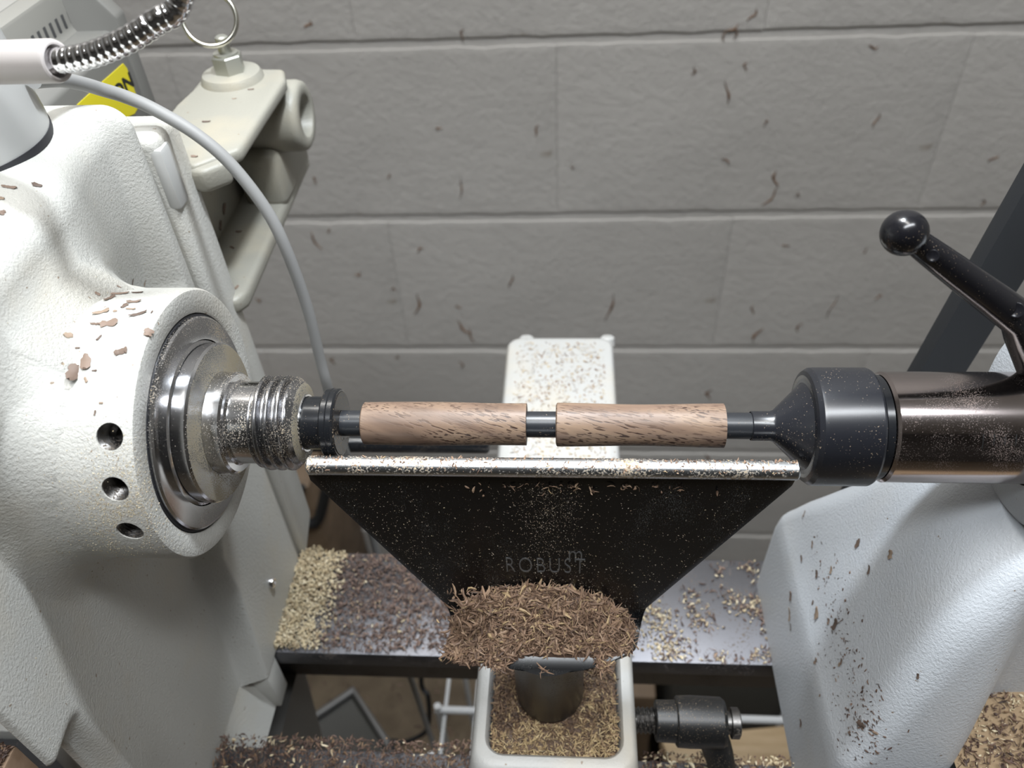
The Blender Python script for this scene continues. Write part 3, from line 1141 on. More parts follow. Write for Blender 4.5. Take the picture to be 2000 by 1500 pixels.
M_STAMP = plain('bare_stamped_metal', (0.17, 0.175, 0.18), 0.3, 0.4)
lo_ = PX(990, 1117, 'y', -17.1)
hi_ = PX(1142, 1117, 'y', -17.1)
hgt = PX(990, 1088, 'y', -17.1)[2] - lo_[2]
lt = lettering('stamped_lettering', 'ROBUST', hgt / 0.70, (lo_[0], -17.02, lo_[2]), (1, 0, 0), (0, 0, 1), (0, -1, 0), M_STAMP, tr, 0.12, -0.21, 1.25)
bb = [v.co.x for v in lt.data.vertices]
sx = (hi_[0] - lo_[0]) / ((max(bb) - min(bb)) * 1000)
lt.scale = (sx, 1, 1)
wl = (hi_[0] + lo_[0]) / 2000
lt.location.x = wl - WLOC['tool_rest'].x
m0 = PX(1108, 1098, 'y', -17.1)
lettering('stamped_mark', 'm', hgt / 0.62, (m0[0], -17.02, m0[2]), (0.5, 0, 0), (0, 0, 1), (0, -1, 0), M_STAMP, tr, 0.08, -0.19)

# fine flakes of dust clinging to the blade
n = 3400
bx = RNG.uniform(0, 1, n)
tz = RNG.uniform(0, 1, n) ** 1.1
zz = zk - 0.3 + (zb - zk) * tz
xl_ = left[1][0] + (left[2][0] - left[1][0]) * tz
xr_ = right[1][0] + (right[2][0] - right[1][0]) * tz
xx = xl_ + (xr_ - xl_) * (0.01 + 0.98 * bx)
keep = RNG.uniform(0, 1, n) < 0.35 + 0.65 * np.clip(np.exp(-((xx - 12) / 14) ** 2) + np.exp(-((xx + 45) / 14) ** 2) + 0.5 * tz, 0, 1)
P = np.stack([xx, np.full(n, -17.12), zz], 1)[keep]
fl_a = shavings(P, np.array([0, -1.0, 0]), (0.15, 0.75), (0.08, 0.26), 0.5, 0.25)
n2 = 900
P2 = np.stack([12 + RNG.normal(0, 5.5, n2), np.full(n2, -17.15), zk - 2 - np.abs(RNG.normal(0, 26, n2))], 1)
P2 = P2[P2[:, 2] > zb]
fl_b = shavings(P2, np.array([0, -1.0, 0]), (0.12, 0.6), (0.07, 0.25), 0.5, 0.3)
n3 = 420
P3 = np.stack([RNG.uniform(xa + 1, xb - 1, n3), RNG.uniform(RY - 3, RY + 1.5, n3), np.zeros(n3)], 1)
P3[:, 2] = RZ + np.sqrt(np.clip(3.15 ** 2 - (P3[:, 1] - RY) ** 2, 0.05, None)) + 0.1
fl_c = shavings(P3, np.array([0, -0.4, 1.0]), (0.3, 2.2), (0.15, 0.7), 0.6, 0.4)
P4 = np.stack([RNG.normal(20, 22, 60), np.full(60, -17.8), zk + 0.5 - np.abs(RNG.normal(0, 2.5, 60))], 1)
fl_d = shavings(P4, np.array([0, -1.0, 0.3]), (0.8, 3.2), (0.3, 0.9), 0.9, 0.5)
stuff('dust_flakes', [(fl_a, C_FLAKE), (fl_b, C_FLAKE), (fl_c, C_FRESH), (fl_d, C_FRESH)], 'wood dust clinging to the black blade', parent=tr)

# pile of fresh shavings on the ledge
pcx = (xL + xR) / 2 + 1.0


def pile_h(x, y):
    u = (x - (pcx - 2.0)) / 37.0
    v = (-17.6 - y) / (21.0 - 5.0 * float(sstep(-14, 6, np.array(x))))
    if v < -0.02 or abs(u) >= 1:
        return zledge - 1.0
    top = zledge - 1.0 + 25.0 * (1 - abs(u) ** 2.4) * max(0, 1 - max(v, 0) ** 1.5)
    return top + 2.2 * noise.noise(Vector((x * 0.11, y * 0.11, 3))) + 1.0 * noise.noise(Vector((x * 0.35, y * 0.35, 8)))


n = 5200
x = pcx - 2 + RNG.uniform(-1, 1, n) * 37
y = -17.8 - RNG.uniform(0, 1, n) ** 0.9 * 22
P, Nn = [], []
for a, b in zip(x, y):
    h = pile_h(a, b)
    if h <= zledge + 0.2:
        continue
    gx = (pile_h(a + 0.7, b) - h) / 0.7
    gy = (pile_h(a, b - 0.7) - h) / -0.7
    P.append((a, b, h + RNG.uniform(-1.4, 1.0)))
    Nn.append((-min(max(gx, -1.5), 1.5), -min(max(gy, -1.5), 1.5), 1.0))
s1 = shavings(np.array(P), np.array(Nn), (1.0, 8.0), (0.3, 1.2), 0.6, 0.45)
hang = []
for i in range(170):
    c = PX(RNG.normal(915, 24), RNG.uniform(1150, 1300), 'y', -27 - RNG.uniform(0, 7))
    hang.append(c)
s2 = shavings(np.array(hang), np.array([0, -0.6, 0.6]), (1.5, 7.0), (0.5, 1.3), 0.8, 0.6)
base = []
Vm, Fm = mound(lambda a, b: pile_h(a, b) - 1.5, pcx - 39, pcx + 35, -39, -17.6, 64, 30)
Fm = [f for f in Fm if max(Vm[i][2] for i in f) > zledge - 1.0]
stuff('shaving_pile', [(s1, C_FRESH), (s2, C_FRESH)], 'heap of fresh brown walnut shavings at the foot of the tool rest blade', 'shavings', base=[(Vm, Fm, C_FRESH[3])])

# shavings filling the banjo recess, paler at the front
n = 6500
x = RNG.uniform(-13.5, 40, n)
y = RNG.uniform(-47.5, 60, n) ** 1.0
y = np.where(RNG.uniform(0, 1, n) < 0.75, RNG.uniform(-47.5, 10, n), y)
ok = (np.hypot(x - 11, y + 19.5) > 14.2)
x, y = x[ok], y[ok]
hz = np.array([-148.0 + 2.8 * noise.noise(Vector((a * 0.08, b * 0.08, 0))) + (2.5 if abs(a - 13) > 20 else 0) for a, b in zip(x, y)])
P = np.stack([x, y, hz + RNG.uniform(-1, 0.8, len(x))], 1)
pale = (y < -33 + 6 * np.sin(x * 0.2)) & (RNG.uniform(0, 1, len(x)) < 0.85) | ((x > 22) & (y < -20) & (RNG.uniform(0, 1, len(x)) < 0.45))
sa = shavings(P[~pale], np.array([0, 0, 1.0]), (1.0, 5.0), (0.25, 0.8), 0.6, 0.5)
sb = shavings(P[pale], np.array([0, 0, 1.0]), (0.8, 4.5), (0.25, 0.8), 0.6, 0.5)
Vm, Fm = mound(lambda a, b: -149.6 + 2.5 * noise.noise(Vector((a * 0.08, b * 0.08, 0))), -13.4, 39.8, -47, 78, 30, 60)
stuff('banjo_shavings', [(sa, C_TRAY), (sb, C_TRAYL)], 'brown and straw coloured shavings packed around the tool rest post', 'shavings', base=[(Vm, Fm, C_TRAY[1])])
# dust on the banjo's rear top
n = 1500
P = np.stack([RNG.uniform(-14, 41, n), RNG.uniform(86, 212, n), np.full(n, -142.6)], 1)
d1 = shavings(P, np.array([0, 0, 1.0]), (0.5, 3.2), (0.25, 1.1), 0.3, 0.08)
stuff('banjo_dust', [(d1, C_PALE[3:] + C_FRESH[:1] + C_PALE[2:3] + C_DARK[2:4])], 'tan sawdust flecks over the rear top of the banjo', 'sawdust')

# ================================================================== SHAVINGS ON THE BED
n = 15000
x = RNG.uniform(-138, 128, n)
y = RNG.uniform(26, 89, n)
cov = np.where(x < -10, 1.05 - np.clip((y - 76) / 12, 0, 1) * np.clip((x + 110) / 40, 0, 1) - 0.55 * np.clip((31 - y) / 6, 0, 1), 0.14 + 0.5 * np.exp(-((x - 62) / 14) ** 2) + 0.4 * np.exp(-((x - 124) / 6) ** 2))
pn = np.array([noise.noise(Vector((a * 0.06, b * 0.06, 5))) for a, b in zip(x, y)])
ok = (RNG.uniform(0, 1, n) < cov + pn * 0.9) & ~((x > -24) & (x < 50))
x, y = x[ok], y[ok]
hh = np.where(x < -10, RNG.uniform(0, 3.2, len(x)) * np.clip((88 - y) / 10, 0, 1), RNG.uniform(0, 1.2, len(x)))
P = np.stack([x, y, -202.6 + hh], 1)
pale = (RNG.uniform(0, 1, len(x)) < np.where(x < -10, np.clip((-118 - x) / 12 + 0.75, 0.02, 0.95), 0.30 + 0.4 * np.exp(-((x - 66) / 12) ** 2)))
sa = shavings(P[~pale], np.array([0, 0, 1.0]), (0.8, 4.4), (0.3, 1.3), 0.5, 0.3)
pp = P[pale].copy()
pp[:, 2] += np.where(pp[:, 0] < -105, RNG.uniform(0, 4, len(pp)), 0)
sb = shavings(pp, np.array([0, 0, 1.0]), (0.8, 3.4), (0.5, 1.8), 0.7, 0.5)
nx = 1300
xe = -138 + np.abs(RNG.normal(0, 11, nx))
ye = RNG.uniform(26, 90, nx)
sc = shavings(np.stack([xe, ye, -202 + RNG.uniform(0, 6, nx) * np.clip((-112 - xe) / 24 + 0.3, 0.1, 1)], 1), np.array([0, 0, 1.0]), (0.8, 3.6), (0.6, 2.0), 0.7, 0.6)
stuff('rear_way_shavings', [(sa, C_BED), (sb, C_PALE), (sc, C_PALE)], 'dark and cream shavings scattered over the rear bed way', 'shavings')
n = 8000
x = RNG.uniform(-150, 160, n)
y = RNG.uniform(-52, -22, n)
ok = ~((x > -27) & (x < 54))
x, y = x[ok], y[ok]
hz = np.array([-200.0 + 3.0 * noise.noise(Vector((a * 0.07, b * 0.07, 9))) for a, b in zip(x, y)]) + np.where(x < 0, 3.5, 0)
P = np.stack([x, y, hz + RNG.uniform(-2.5, 1.5, len(x))], 1)
pale = RNG.uniform(0, 1, len(x)) < np.where(x > 50, 0.25, 0.04)
sa = shavings(P[~pale], np.array([0, 0, 1.0]), (0.8, 4.0), (0.3, 1.2), 0.6, 0.5)
sb = shavings(P[pale], np.array([0, 0, 1.0]), (1.0, 4.5), (0.5, 1.6), 0.6, 0.5)
stuff('front_way_shavings', [(sa, C_DARK), (sb, C_PALE)], 'dark brown shavings heaped along the front bed way', 'shavings')
# sawdust heap on the tailstock base flange
n = 11000
x = RNG.uniform(170, 330, n)
y = RNG.uniform(-116, 20, n)
P = np.stack([x, y, -136.6 + RNG.uniform(0, 2.0, n)], 1)
pn = np.array([noise.noise(Vector((a * 0.05, b * 0.05, 2))) for a, b in zip(x, y)])
dk = pn + RNG.normal(0, 0.15, n) > -0.06
sa = shavings(P[dk], np.array([0, 0, 1.0]), (0.8, 4.2), (0.3, 1.3), 0.5, 0.3)
sb = shavings(P[~dk], np.array([0, 0, 1.0]), (0.5, 2.4), (0.3, 1.0), 0.5, 0.3)
M_SAWD = plain('packed_sawdust', (0.33, 0.235, 0.14), 0.8)
Vm, Fm = mound(lambda a, b: -136.8 + 1.0 * noise.noise(Vector((a * 0.05, b * 0.05, 4))), 169, 330, -115, 20, 50, 34)
stuff('tailstock_sawdust', [(sa, C_DARK), (sb, C_PALE)], 'tan sawdust and dark shavings covering the tailstock base', 'sawdust', base=[(Vm, Fm, M_SAWD)])

# ================================================================== SINGLE CHIPS on the castings
bvh_h = BVHTree.FromPolygons([Vector(p) for p in HB[0]], HB[1])
bvh_b = BVHTree.FromPolygons([Vector(p) for p in Vb], Fb)
bvh_t = BVHTree.FromPolygons([Vector(p) for p in TB[0]], TB[1])


def hit(px, py, *trees):
    d = Vector(RAY(px, py))
    best = None
    for t in trees:
        loc, nrm, idx, dist = t.ray_cast(Vector(CAM), d)
        if loc is not None and (best is None or dist < best[2]):
            if nrm.dot(d) > 0:
                nrm = -nrm
            best = (loc, nrm, dist)
    return best


ORD = ('first second third fourth fifth sixth seventh eighth ninth tenth eleventh twelfth thirteenth fourteenth fifteenth sixteenth seventeenth '
       'eighteenth nineteenth twentieth twenty-first twenty-second twenty-third twenty-fourth twenty-fifth twenty-sixth twenty-seventh twenty-eighth').split()


def rank(px, py, chips):
    return ORD[sorted((c[0], c[1]) for c in chips).index((px, py))]


def chip(px, py, lp, wp, ang, mat, label, group, *trees):
    h = hit(px, py, *trees)
    if h is None:
        return
    loc, nrm, dist = h
    mm = dist / FPX
    a = math.radians(ang)
    view = Vector(CR) * math.cos(a) + Vector(CU) * math.sin(a)
    d = (view - nrm * view.dot(nrm)).normalized()
    s = nrm.cross(d)
    L, w = lp * mm * 0.92, wp * mm * 0.8
    V = []
    K = 8
    cv = random.uniform(0.1, 0.35)
    for i in range(K):
        t = i / (K - 1) - 0.5
        ww = w * (random.uniform(0.25, 0.6) if i in (0, K - 1) else random.uniform(0.6, 1.25)) * 0.5
        up = 0.15 + cv * L * (t * t)
        for k, (ss, uu) in enumerate(((1, 0.12), (0.25, 0.5), (-0.4, 0.45), (-1, 0.1), (0, -0.1))):
            jig = random.uniform(-0.12, 0.12) * w
            V.append(loc + d * (L * t + jig) + s * (ww * ss) + nrm * (up + uu * min(w * 0.3, 1.0)))
    Fc = []
    for i in range(K - 1):
        for k in range(5):
            k2 = (k + 1) % 5
            Fc.append((i * 5 + k, i * 5 + k2, (i + 1) * 5 + k2, (i + 1) * 5 + k))
    Fc += [tuple(range(4, -1, -1)), tuple((K - 1) * 5 + k for k in range(5))]
    o = make('wood_chip', V, Fc, mat, None, smooth=True, angle=35)
    tag(o, label, 'wood chip', group)


C_CHIP = chip_mats('walnut_chip', [(0.21, 0.15, 0.115), (0.15, 0.105, 0.08), (0.27, 0.20, 0.145), (0.11, 0.077, 0.06)])
hchips = [(234, 574, 34, 13, 15), (214, 583, 26, 12, 80), (198, 610, 30, 16, 40), (268, 572, 22, 9, 10), (262, 590, 26, 12, 8),
          (243, 598, 16, 12, 80), (256, 604, 20, 6, -10), (270, 614, 34, 10, 35), (213, 632, 34, 22, 15), (188, 633, 22, 8, -5),
          (225, 608, 8, 7, 0), (194, 660, 14, 7, 70), (290, 650, 18, 20, 70), (237, 687, 24, 20, 20), (133, 655, 16, 12, 30),
          (152, 680, 10, 5, 0), (168, 707, 30, 20, 100), (142, 730, 40, 28, 60), (168, 742, 12, 7, 120), (185, 724, 10, 5, 0),
          (190, 574, 10, 7, 0), (258, 555, 22, 5, 10), (282, 553, 14, 4, 5), (297, 610, 8, 5, 90), (232, 560, 8, 4, 0),
          (186, 806, 10, 5, 80), (198, 787, 8, 5, 0), (72, 362, 16, 13, 10), (18, 366, 24, 9, 5), (4, 416, 14, 12, 70), (3, 388, 10, 10, 0)]
for i, (px, py, L, w, a) in enumerate(hchips):
    if py < 500:
        lab = 'small walnut chip on the white headstock top, %s from the left' % rank(px, py, [c for c in hchips if c[1] < 500])
        grp = 'chips on the headstock top'
    else:
        lab = 'curled walnut chip on the white spindle boss, %s from the left' % rank(px, py, [c for c in hchips if c[1] > 500])
        grp = 'chips around the spindle boss'
    chip(px, py, L, w, a, C_CHIP[i % 4], lab, grp, bvh_h, bvh_b)
tchips = [(1676, 1061, 20, 14, 0), (1740, 1084, 18, 16, 80), (1698, 1113, 18, 9, 85), (1587, 1063, 14, 8, -30), (1566, 1091, 14, 8, -15),
          (1624, 1113, 15, 9, 40), (1596, 1121, 15, 12, -20), (1571, 1004, 14, 5, 20), (1588, 1177, 10, 6, 0), (1596, 1198, 24, 18, 50),
          (1632, 1219, 24, 14, 0), (1619, 1213, 12, 10, 30), (1545, 1164, 18, 14, 80), (1543, 1200, 26, 10, 85), (1545, 1225, 14, 6, 80),
          (1594, 1291, 12, 10, 0), (1644, 1292, 12, 8, 20), (1640, 1298, 8, 8, 0), (1793, 1320, 12, 6, 80), (1602, 1358, 6, 5, 0),
          (1565, 1412, 14, 10, 80), (1710, 1431, 10, 8, 0), (1683, 1415, 18, 12, 0), (1660, 1430, 8, 6, 0)]
for i, (px, py, L, w, a) in enumerate(tchips):
    chip(px, py, L, w, a, C_CHIP[(i + 1) % 4], 'walnut chip stuck on the white tailstock casting, %s from the left' % rank(px, py, tchips), 'chips on the tailstock', bvh_t)
# trail of tiny crumbs down the tailstock
P, Nn = [], []
for i in range(420):
    t = random.random()
    px = 1600 + 100 * t + random.gauss(0, 14 + 12 * t)
    py = 1060 + 420 * t + random.gauss(0, 16)
    if random.random() > 0.25 + t:
        continue
    h = hit(px, py, bvh_t)
    if h:
        P.append(tuple(h[0] + h[1] * 0.15))
        Nn.append(tuple(h[1]))
sa = shavings(np.array(P), np.array(Nn), (0.5, 2.2), (0.25, 0.9), 0.4, 0.1)
stuff('tailstock_crumbs', [(sa, C_DARK[:3])], 'trail of tiny dark crumbs down the tailstock casting', 'crumbs')
P, Nn = [], []
for i in range(420):
    px, py = random.uniform(0, 560), random.uniform(200, 1480)
    h = hit(px, py, bvh_h, bvh_b)
    if h and random.random() < 0.35 + 0.65 * max(0, h[1].z):
        P.append(tuple(h[0] + h[1] * 0.1))
        Nn.append(tuple(h[1]))
for i in range(3200):
    qx, qy = 235 + random.gauss(0, 48), 1000 + random.gauss(0, 62)
    h = hit(qx, qy, bvh_h, bvh_b)
    if h and min(math.hypot(qx - a, qy - b) for a, b in ((214, 853), (225, 956), (254, 1038))) > 29:
        P.append(tuple(h[0] + h[1] * 0.1))
        Nn.append(tuple(h[1]))
sa = shavings(np.array(P), np.array(Nn), (0.15, 0.55), (0.1, 0.3), 0.4, 0.1)
stuff('headstock_sawdust', [(sa, C_PALE + C_FRESH[:1])], 'fine sawdust specks clinging to the white headstock', 'sawdust')

# ================================================================== GUARD BRACKET behind the headstock
gb = empty('guard_bracket', (-140, 160, -25))
tag(gb, 'yellowed white cast bracket arm behind the headstock with a bored end', 'bracket')
pf = [(-162, 112), (-134, 106), (-118.5, 121), (-118, 192), (-122, 205), (-158, 208), (-163, 165)]
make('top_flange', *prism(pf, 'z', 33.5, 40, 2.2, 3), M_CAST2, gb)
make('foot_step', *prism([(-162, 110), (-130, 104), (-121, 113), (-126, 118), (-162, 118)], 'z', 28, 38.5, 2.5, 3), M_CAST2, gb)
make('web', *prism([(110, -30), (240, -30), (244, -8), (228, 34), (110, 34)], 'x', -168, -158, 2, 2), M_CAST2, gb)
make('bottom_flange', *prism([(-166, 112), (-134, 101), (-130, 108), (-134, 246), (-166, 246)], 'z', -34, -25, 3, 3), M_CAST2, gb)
make('rib', *prism([(-26, 112), (-20, 150), (-10, 166), (30, 170), (34, 180), (-26, 240)][::-1], 'x', -141, -139.5, 0.4, 1), M_CAST2, gb) if False else None
make('end_web', *box(-154, -131, 186, 240, -28, 3, 5, 3), M_CAST2, gb)
pb = make('pivot_eye', *turned([(-150, 14), (-149, 17.5), (-121, 17.8), (-118.4, 17.0), (-117.2, 15.2), (-117, 11.0), (-117.6, 10.3), (-140, 10.0), (-140, 0.01)], c=(0, 208, 14), n=64, cap=False), M_CAST2, gb, angle=50)
pc = PX(474, 134, 'z', 40)
pad = (pc[0] - 1, min(pc[1], 193), 0)
make('pin_pad', *turned([(38, 15.5), (41.5, 14.8), (43.5, 13.6), (44, 12)], c=pad, axis=(0, 0, 1), n=40), M_CAST2, gb)
nut = make('hex_nut', *turned([(43.5, 7.0), (44, 7.4), (51.5, 7.4), (52, 6.9)], c=pad, axis=(0, 0, 1), n=6, phase=0.3), M_ZINC, gb, smooth=False)
pin = make('pull_pin', *turned([(51, 5.8), (53, 5.8), (53.2, 3.0), (60, 3.0), (60.6, 2.2)], c=pad, axis=(0, 0, 1), n=24), M_ZINC, gb, angle=30)
rc = np.array([pad[0] - 3.0, pad[1], 57 + 11.5])
dn = Vector((0.25, -0.82, 0.5)).normalized()
_, ru, rv = frame(dn)
ring = [Vector(rc) + (ru * math.cos(a) + rv * math.sin(a)) * 12.0 for a in np.linspace(0, 2 * math.pi, 64, endpoint=False)]
ring2 = [p + dn * 1.0 * (1 if i < 32 else -1) * 0 for i, p in enumerate(ring)]
make('pull_ring', *tube(ring2, 1.15, 12, closed=True), M_NICKEL, pin)
bvh_g = BVHTree.FromPolygons([Vector(p) for p in prism(pf, 'z', 33.5, 40)[0]], prism(pf, 'z', 33.5, 40)[1])
fchips = [(380, 306, 14, 9, -20), (490, 175, 12, 6, 10), (458, 193, 9, 4, 10), (403, 238, 16, 7, 0)]
for i, (px, py, L, w, a) in enumerate(fchips):
    chip(px, py, L, w, a, C_CHIP[i % 4], 'small wood chip on the flat top of the rear bracket, %s from the left' % rank(px, py, fchips), 'chips on the rear bracket', bvh_g)
webb = prism([(110, -30), (240, -30), (244, -8), (228, 34), (110, 34)], 'x', -168, -158)
bvh_w = BVHTree.FromPolygons([Vector(p) for p in webb[0]], webb[1])
flb = prism([(-166, 112), (-134, 101), (-130, 108), (-134, 246), (-166, 246)], 'z', -34, -25)
bvh_f = BVHTree.FromPolygons([Vector(p) for p in flb[0]], flb[1])
wchips = [(437, 408, 24, 11, 20), (430, 440, 20, 11, 20), (467, 453, 12, 9, 0), (454, 484, 12, 6, -50), (462, 562, 14, 7, 80)]
for i, (px, py, L, w, a) in enumerate(wchips):
    chip(px, py, L, w, a, C_CHIP[1 if i < 4 else 0], 'dark wood chip inside the channel of the rear bracket, %s from the left' % rank(px, py, wchips), 'chips in the bracket channel', bvh_w, bvh_f)

# ================================================================== LAMP
lm = empty('gooseneck_lamp', (-184, 50, 77))
tag(lm, 'pale grey work lamp on a chrome gooseneck over the headstock', 'lamp')
LC = (-184, 48, 0)
make('gasket', *turned([(77, 32.5), (79.6, 32.5)], c=LC, axis=(0, 0, 1), n=72), M_GASKET, lm)
make('base', *turned([(79, 31.6), (79.6, 32.2), (82, 32.3), (118, 29.5), (132, 28.5), (136, 26.0), (137, 22)], c=LC, axis=(0, 0, 1), n=72), M_PLASTIC, lm, angle=30)
s0 = Vector((-150, 36, 110))
s1_ = Vector(PX(113, 119, 'y', 26))
sd = (s1_ - Vector(PX(10, 122, 'y', 30))).normalized()
make('socket', *turned([(-30, 5.8), (-1.2, 5.7), (-0.3, 5.4), (0, 4.8), (-0.1, 4.3), (-5, 4.1)], c=s1_, axis=sd, n=48), M_PLASTIC2, lm, angle=30)
gp = [s1_ - sd * 5, s1_, Vector(PX(175, 108, 'y', 26)), Vector(PX(245, 80, 'y', 27)), Vector(PX(305, 42, 'y', 29)), Vector(PX(352, 0, 'y', 31)), Vector((-72, 36, 150)),
      Vector((-45, 55, 210)), Vector((-25, 80, 300)), Vector((5, 95, 400)), Vector((29, 91, 438))]
path = spline(gp, 26)
# even spacing so that the spiral ribs are regular
pts = np.array([tuple(p) for p in path])
dl = np.r_[0, np.cumsum(np.linalg.norm(np.diff(pts, axis=0), axis=1))]
m = int(dl[-1] / 0.42)
tt = np.linspace(0, dl[-1], m)
pts = np.stack([np.interp(tt, dl, pts[:, k]) for k in range(3)], 1)
rr = [3.05 + 0.40 * abs(math.sin(math.pi * t / 2.3)) ** 0.5 for t in tt]
make('gooseneck', *tube(pts, rr, 22), M_CHROME, lm, angle=60)
hd = Vector((-40, 0, -40)) - Vector(LAMP)
hd.normalize()
hc = Vector(LAMP) - hd * 6
make('lamp_head', *turned([(-44, 6), (-42, 12), (-30, 20), (0, 33), (2, 33), (2, 31.5), (-4, 30), (-28, 17), (-28, 0.01)], c=hc, axis=hd, n=48, cap=False), M_PLASTIC, lm)
# grey cord from the lamp, draped behind the headstock
cp = [PX(66, 158, 'y', 57), PX(100, 156, 'y', 68), PX(130, 157, 'y', 76), PX(170, 166, 'y', 84), PX(200, 175, 'y', 89), PX(245, 189, 'y', 94), PX(300, 213, 'y', 96), PX(380, 260, 'y', 94), PX(450, 320, 'y', 92), PX(520, 410, 'y', 90),
      PX(560, 490, 'y', 88), PX(600, 600, 'y', 87), PX(625, 700, 'y', 86), PX(641, 760, 'y', 86), PX(664, 850, 'y', 94), PX(690, 930, 'y', 103), PX(720, 1020, 'y', 108), (-103, 112, -230), (-106, 120, -420), (-98, 145, -800), (-90, 230, -1126)]
make('cord', *tube(spline(cp, 7), 2.45, 14), M_CORD, lm)

# ================================================================== INVERTER BOX
iv = empty('inverter_box', (-270, 165, -45))
tag(iv, 'grey inverter box with vents and a yellow caution sticker behind the headstock', 'control box')
make('lower_housing', *prism([(-340, -45), (-200, -45), (-200, 56), (-205, 60), (-340, 60)], 'y', 113, 210, 1.5, 2), M_INV, iv)
make('upper_housing', *prism([(-340, 58), (-219, 58), (-222, 62), (-222, 80), (-340, 80)], 'y', 112.5, 212, 2.0, 2), M_INV2, iv)
make('rear_cover', *prism([(-340, -50), (-198.5, -50), (-198.5, 66), (-216, 90), (-340, 90)], 'y', 206, 216, 1.5, 2), M_INV, iv)
make('bracket_plate', *box(-330, -240, 106, 114, -45, 40, 1), M_INV, iv)
for k in range(9):
    t = PX(151 - 11.3 * k, 33 + 8.3 * k, 'x', -221.9)
    make('vent_slot', *bevelled(*box(-222.6, -221.8, t[1] - 1.3, t[1] + 1.3, t[2] - 6.5, t[2] + 5), 0.9, 2, 60), M_SLOT, iv)
pk = [PX(q[0], q[1], 'x', -219.5) for q in ((168, 2), (210, 4), (222, 40), (190, 42))]
make('finger_recess', *prism([(p[1], p[2]) for p in pk], 'x', -221, -218.6, 0.4, 1), M_BROWNBOX, iv)
yc = [PX(q[0], q[1], 'x', -199.9) for q in ((240, 124), (247, 133), (272, 205), (262, 222), (232, 236), (150, 205), (190, 168))]
yc = [(p[1], p[2]) for p in yc]
st = make('caution_sticker', *prism(yc, 'x', -200.2, -199.6), M_YEL, iv)
b0 = PX(225, 193, 'x', -199.5)
b1 = PX(263, 176, 'x', -199.5)
ht = PX(246, 152, 'x', -199.5)[2] - PX(254, 180, 'x', -199.5)[2]
lt = lettering('sticker_lettering', 'ON', ht / 0.70, (-199.55, b0[1], (b0[2] + b1[2]) / 2), (0, (b1[1] - b0[1]) / (ht / 0.70 * 1.45), 0), (0, 0.0, 1), (1, 0, 0), M_INK, st, 0.05, 0.3)
# printed label with lines of type on the top
lb = make('printed_label', *box(-335, -232, 140, 206, 79.8, 80.3), M_PAPER, iv)
Vl, Fl = [], []
for k, (xa_, xb_) in enumerate(((-330, -240), (-330, -246), (-330, -262), (-300, -262), (-330, -270), (-312, -268))):
    yk = 200 - k * 8
    x = xa_
    while x < xb_:
        wv = random.uniform(1.5, 5)
        Vb_, Fb_ = box(x, min(x + wv, xb_), yk - 0.7, yk + 0.7, 80.3, 80.4)
        Vl, Fl = merge((Vl, Fl), (Vb_, Fb_))
        x += wv + random.uniform(0.6, 1.4)
make('print_lines', Vl, Fl, M_INK, lb, smooth=False)

# ================================================================== BLACK BAR behind the tailstock
q0, q1 = PX(1830, 722, 'y', 100), PX(1992, 450, 'y', 100)
dz = (q1 - q0) / (q1[2] - q0[2])
wdt = (PX(1876, 722, 'y', 100)[0] - PX(1785, 722, 'y', 100)[0]) / 2
lo2, hi2 = q0 + dz * (-290 - q0[2]), q0 + dz * (190 - q0[2])
o = make('steel_bar', *bevelled([(c[0] + s * wdt, c[1] + t, c[2]) for c in (lo2, hi2) for s, t in ((-1, -5), (1, -5), (1, 5), (-1, 5))],
                                [(0, 1, 2, 3), (4, 7, 6, 5), (0, 4, 5, 1), (1, 5, 6, 2), (2, 6, 7, 3), (3, 7, 4, 0)], 1.2, 2), M_BAR)
tag(o, 'matte black flat bar rising at a slant behind the tailstock', 'bar')

# ================================================================== BELOW AND BEHIND THE BED
wb_ = empty('wooden_block', (-240, -98, -203))
tag(wb_, 'pinkish wooden block strewn with dark shavings at the headstock front corner', 'block')
make('block', *box(-300, -166, -135, -80.6, -202.5, -73, 1), M_LEDGE, wb_)
P = []
for i in range(1500):
    q = (random.uniform(-40, 130), random.uniform(1405, 1520))
    c = PX(q[0], q[1], 'z', -72.6)
    if -300 < c[0] < -167 and -134 < c[1] < -80.8 and abs((q[1] - 1440 - 0.75 * q[0])) > 9:
        P.append(tuple(c + np.array([0, 0, random.uniform(0, 1.5)])))
if P:
    sa = shavings(np.array(P), np.array([0, 0, 1.0]), (1, 4.5), (0.5, 1.6), 0.5, 0.3)
    o = stuff('block_shavings', [(sa, C_DARK)], 'dark shavings lying on the wooden block', parent=wb_)

ws = empty('wire_shelf', (50, 130, -FZ))
tag(ws, 'white wire rack standing on the floor under the bed', 'rack')
a0 = PX(856, 1386, 'z', -560)
a1 = PX(1540, 1386, 'z', -560)
c0 = PX(852, 1482, 'z', -560)
hw = [np.array([a0[0], a0[1], -560]), np.array([a1[0] + 60, a0[1], -560])]
make('rear_rail', *tube([hw[0] - np.array([3, 0, 0]), hw[1]], 3.6, 12), M_WIRE, ws)
make('front_rail', *tube([(hw[0][0] - 3, c0[1], -560), (hw[1][0], c0[1], -560)], 3.2, 12), M_WIRE, ws)
xw = np.linspace(hw[0][0], hw[1][0], 12)
for x in (xw[0] + 6, xw[1], xw[-2], xw[-1]):
    make('cross_wire', *tube([(x, a0[1] + 120, -566), (x, c0[1] - 10, -566)], 1.9, 8), M_WIRE, ws)
for x in (hw[0][0], hw[1][0]):
    for y in (a0[1], c0[1] - 0):
        make('leg', *tube([(x, y, -552), (x, y, -FZ)], 3.4, 12), M_WIRE, ws)
make('back_rail', *tube([(hw[0][0], a0[1] + 120, -562), (hw[1][0], a0[1] + 120, -562)], 2.4, 12), M_WIRE, ws)
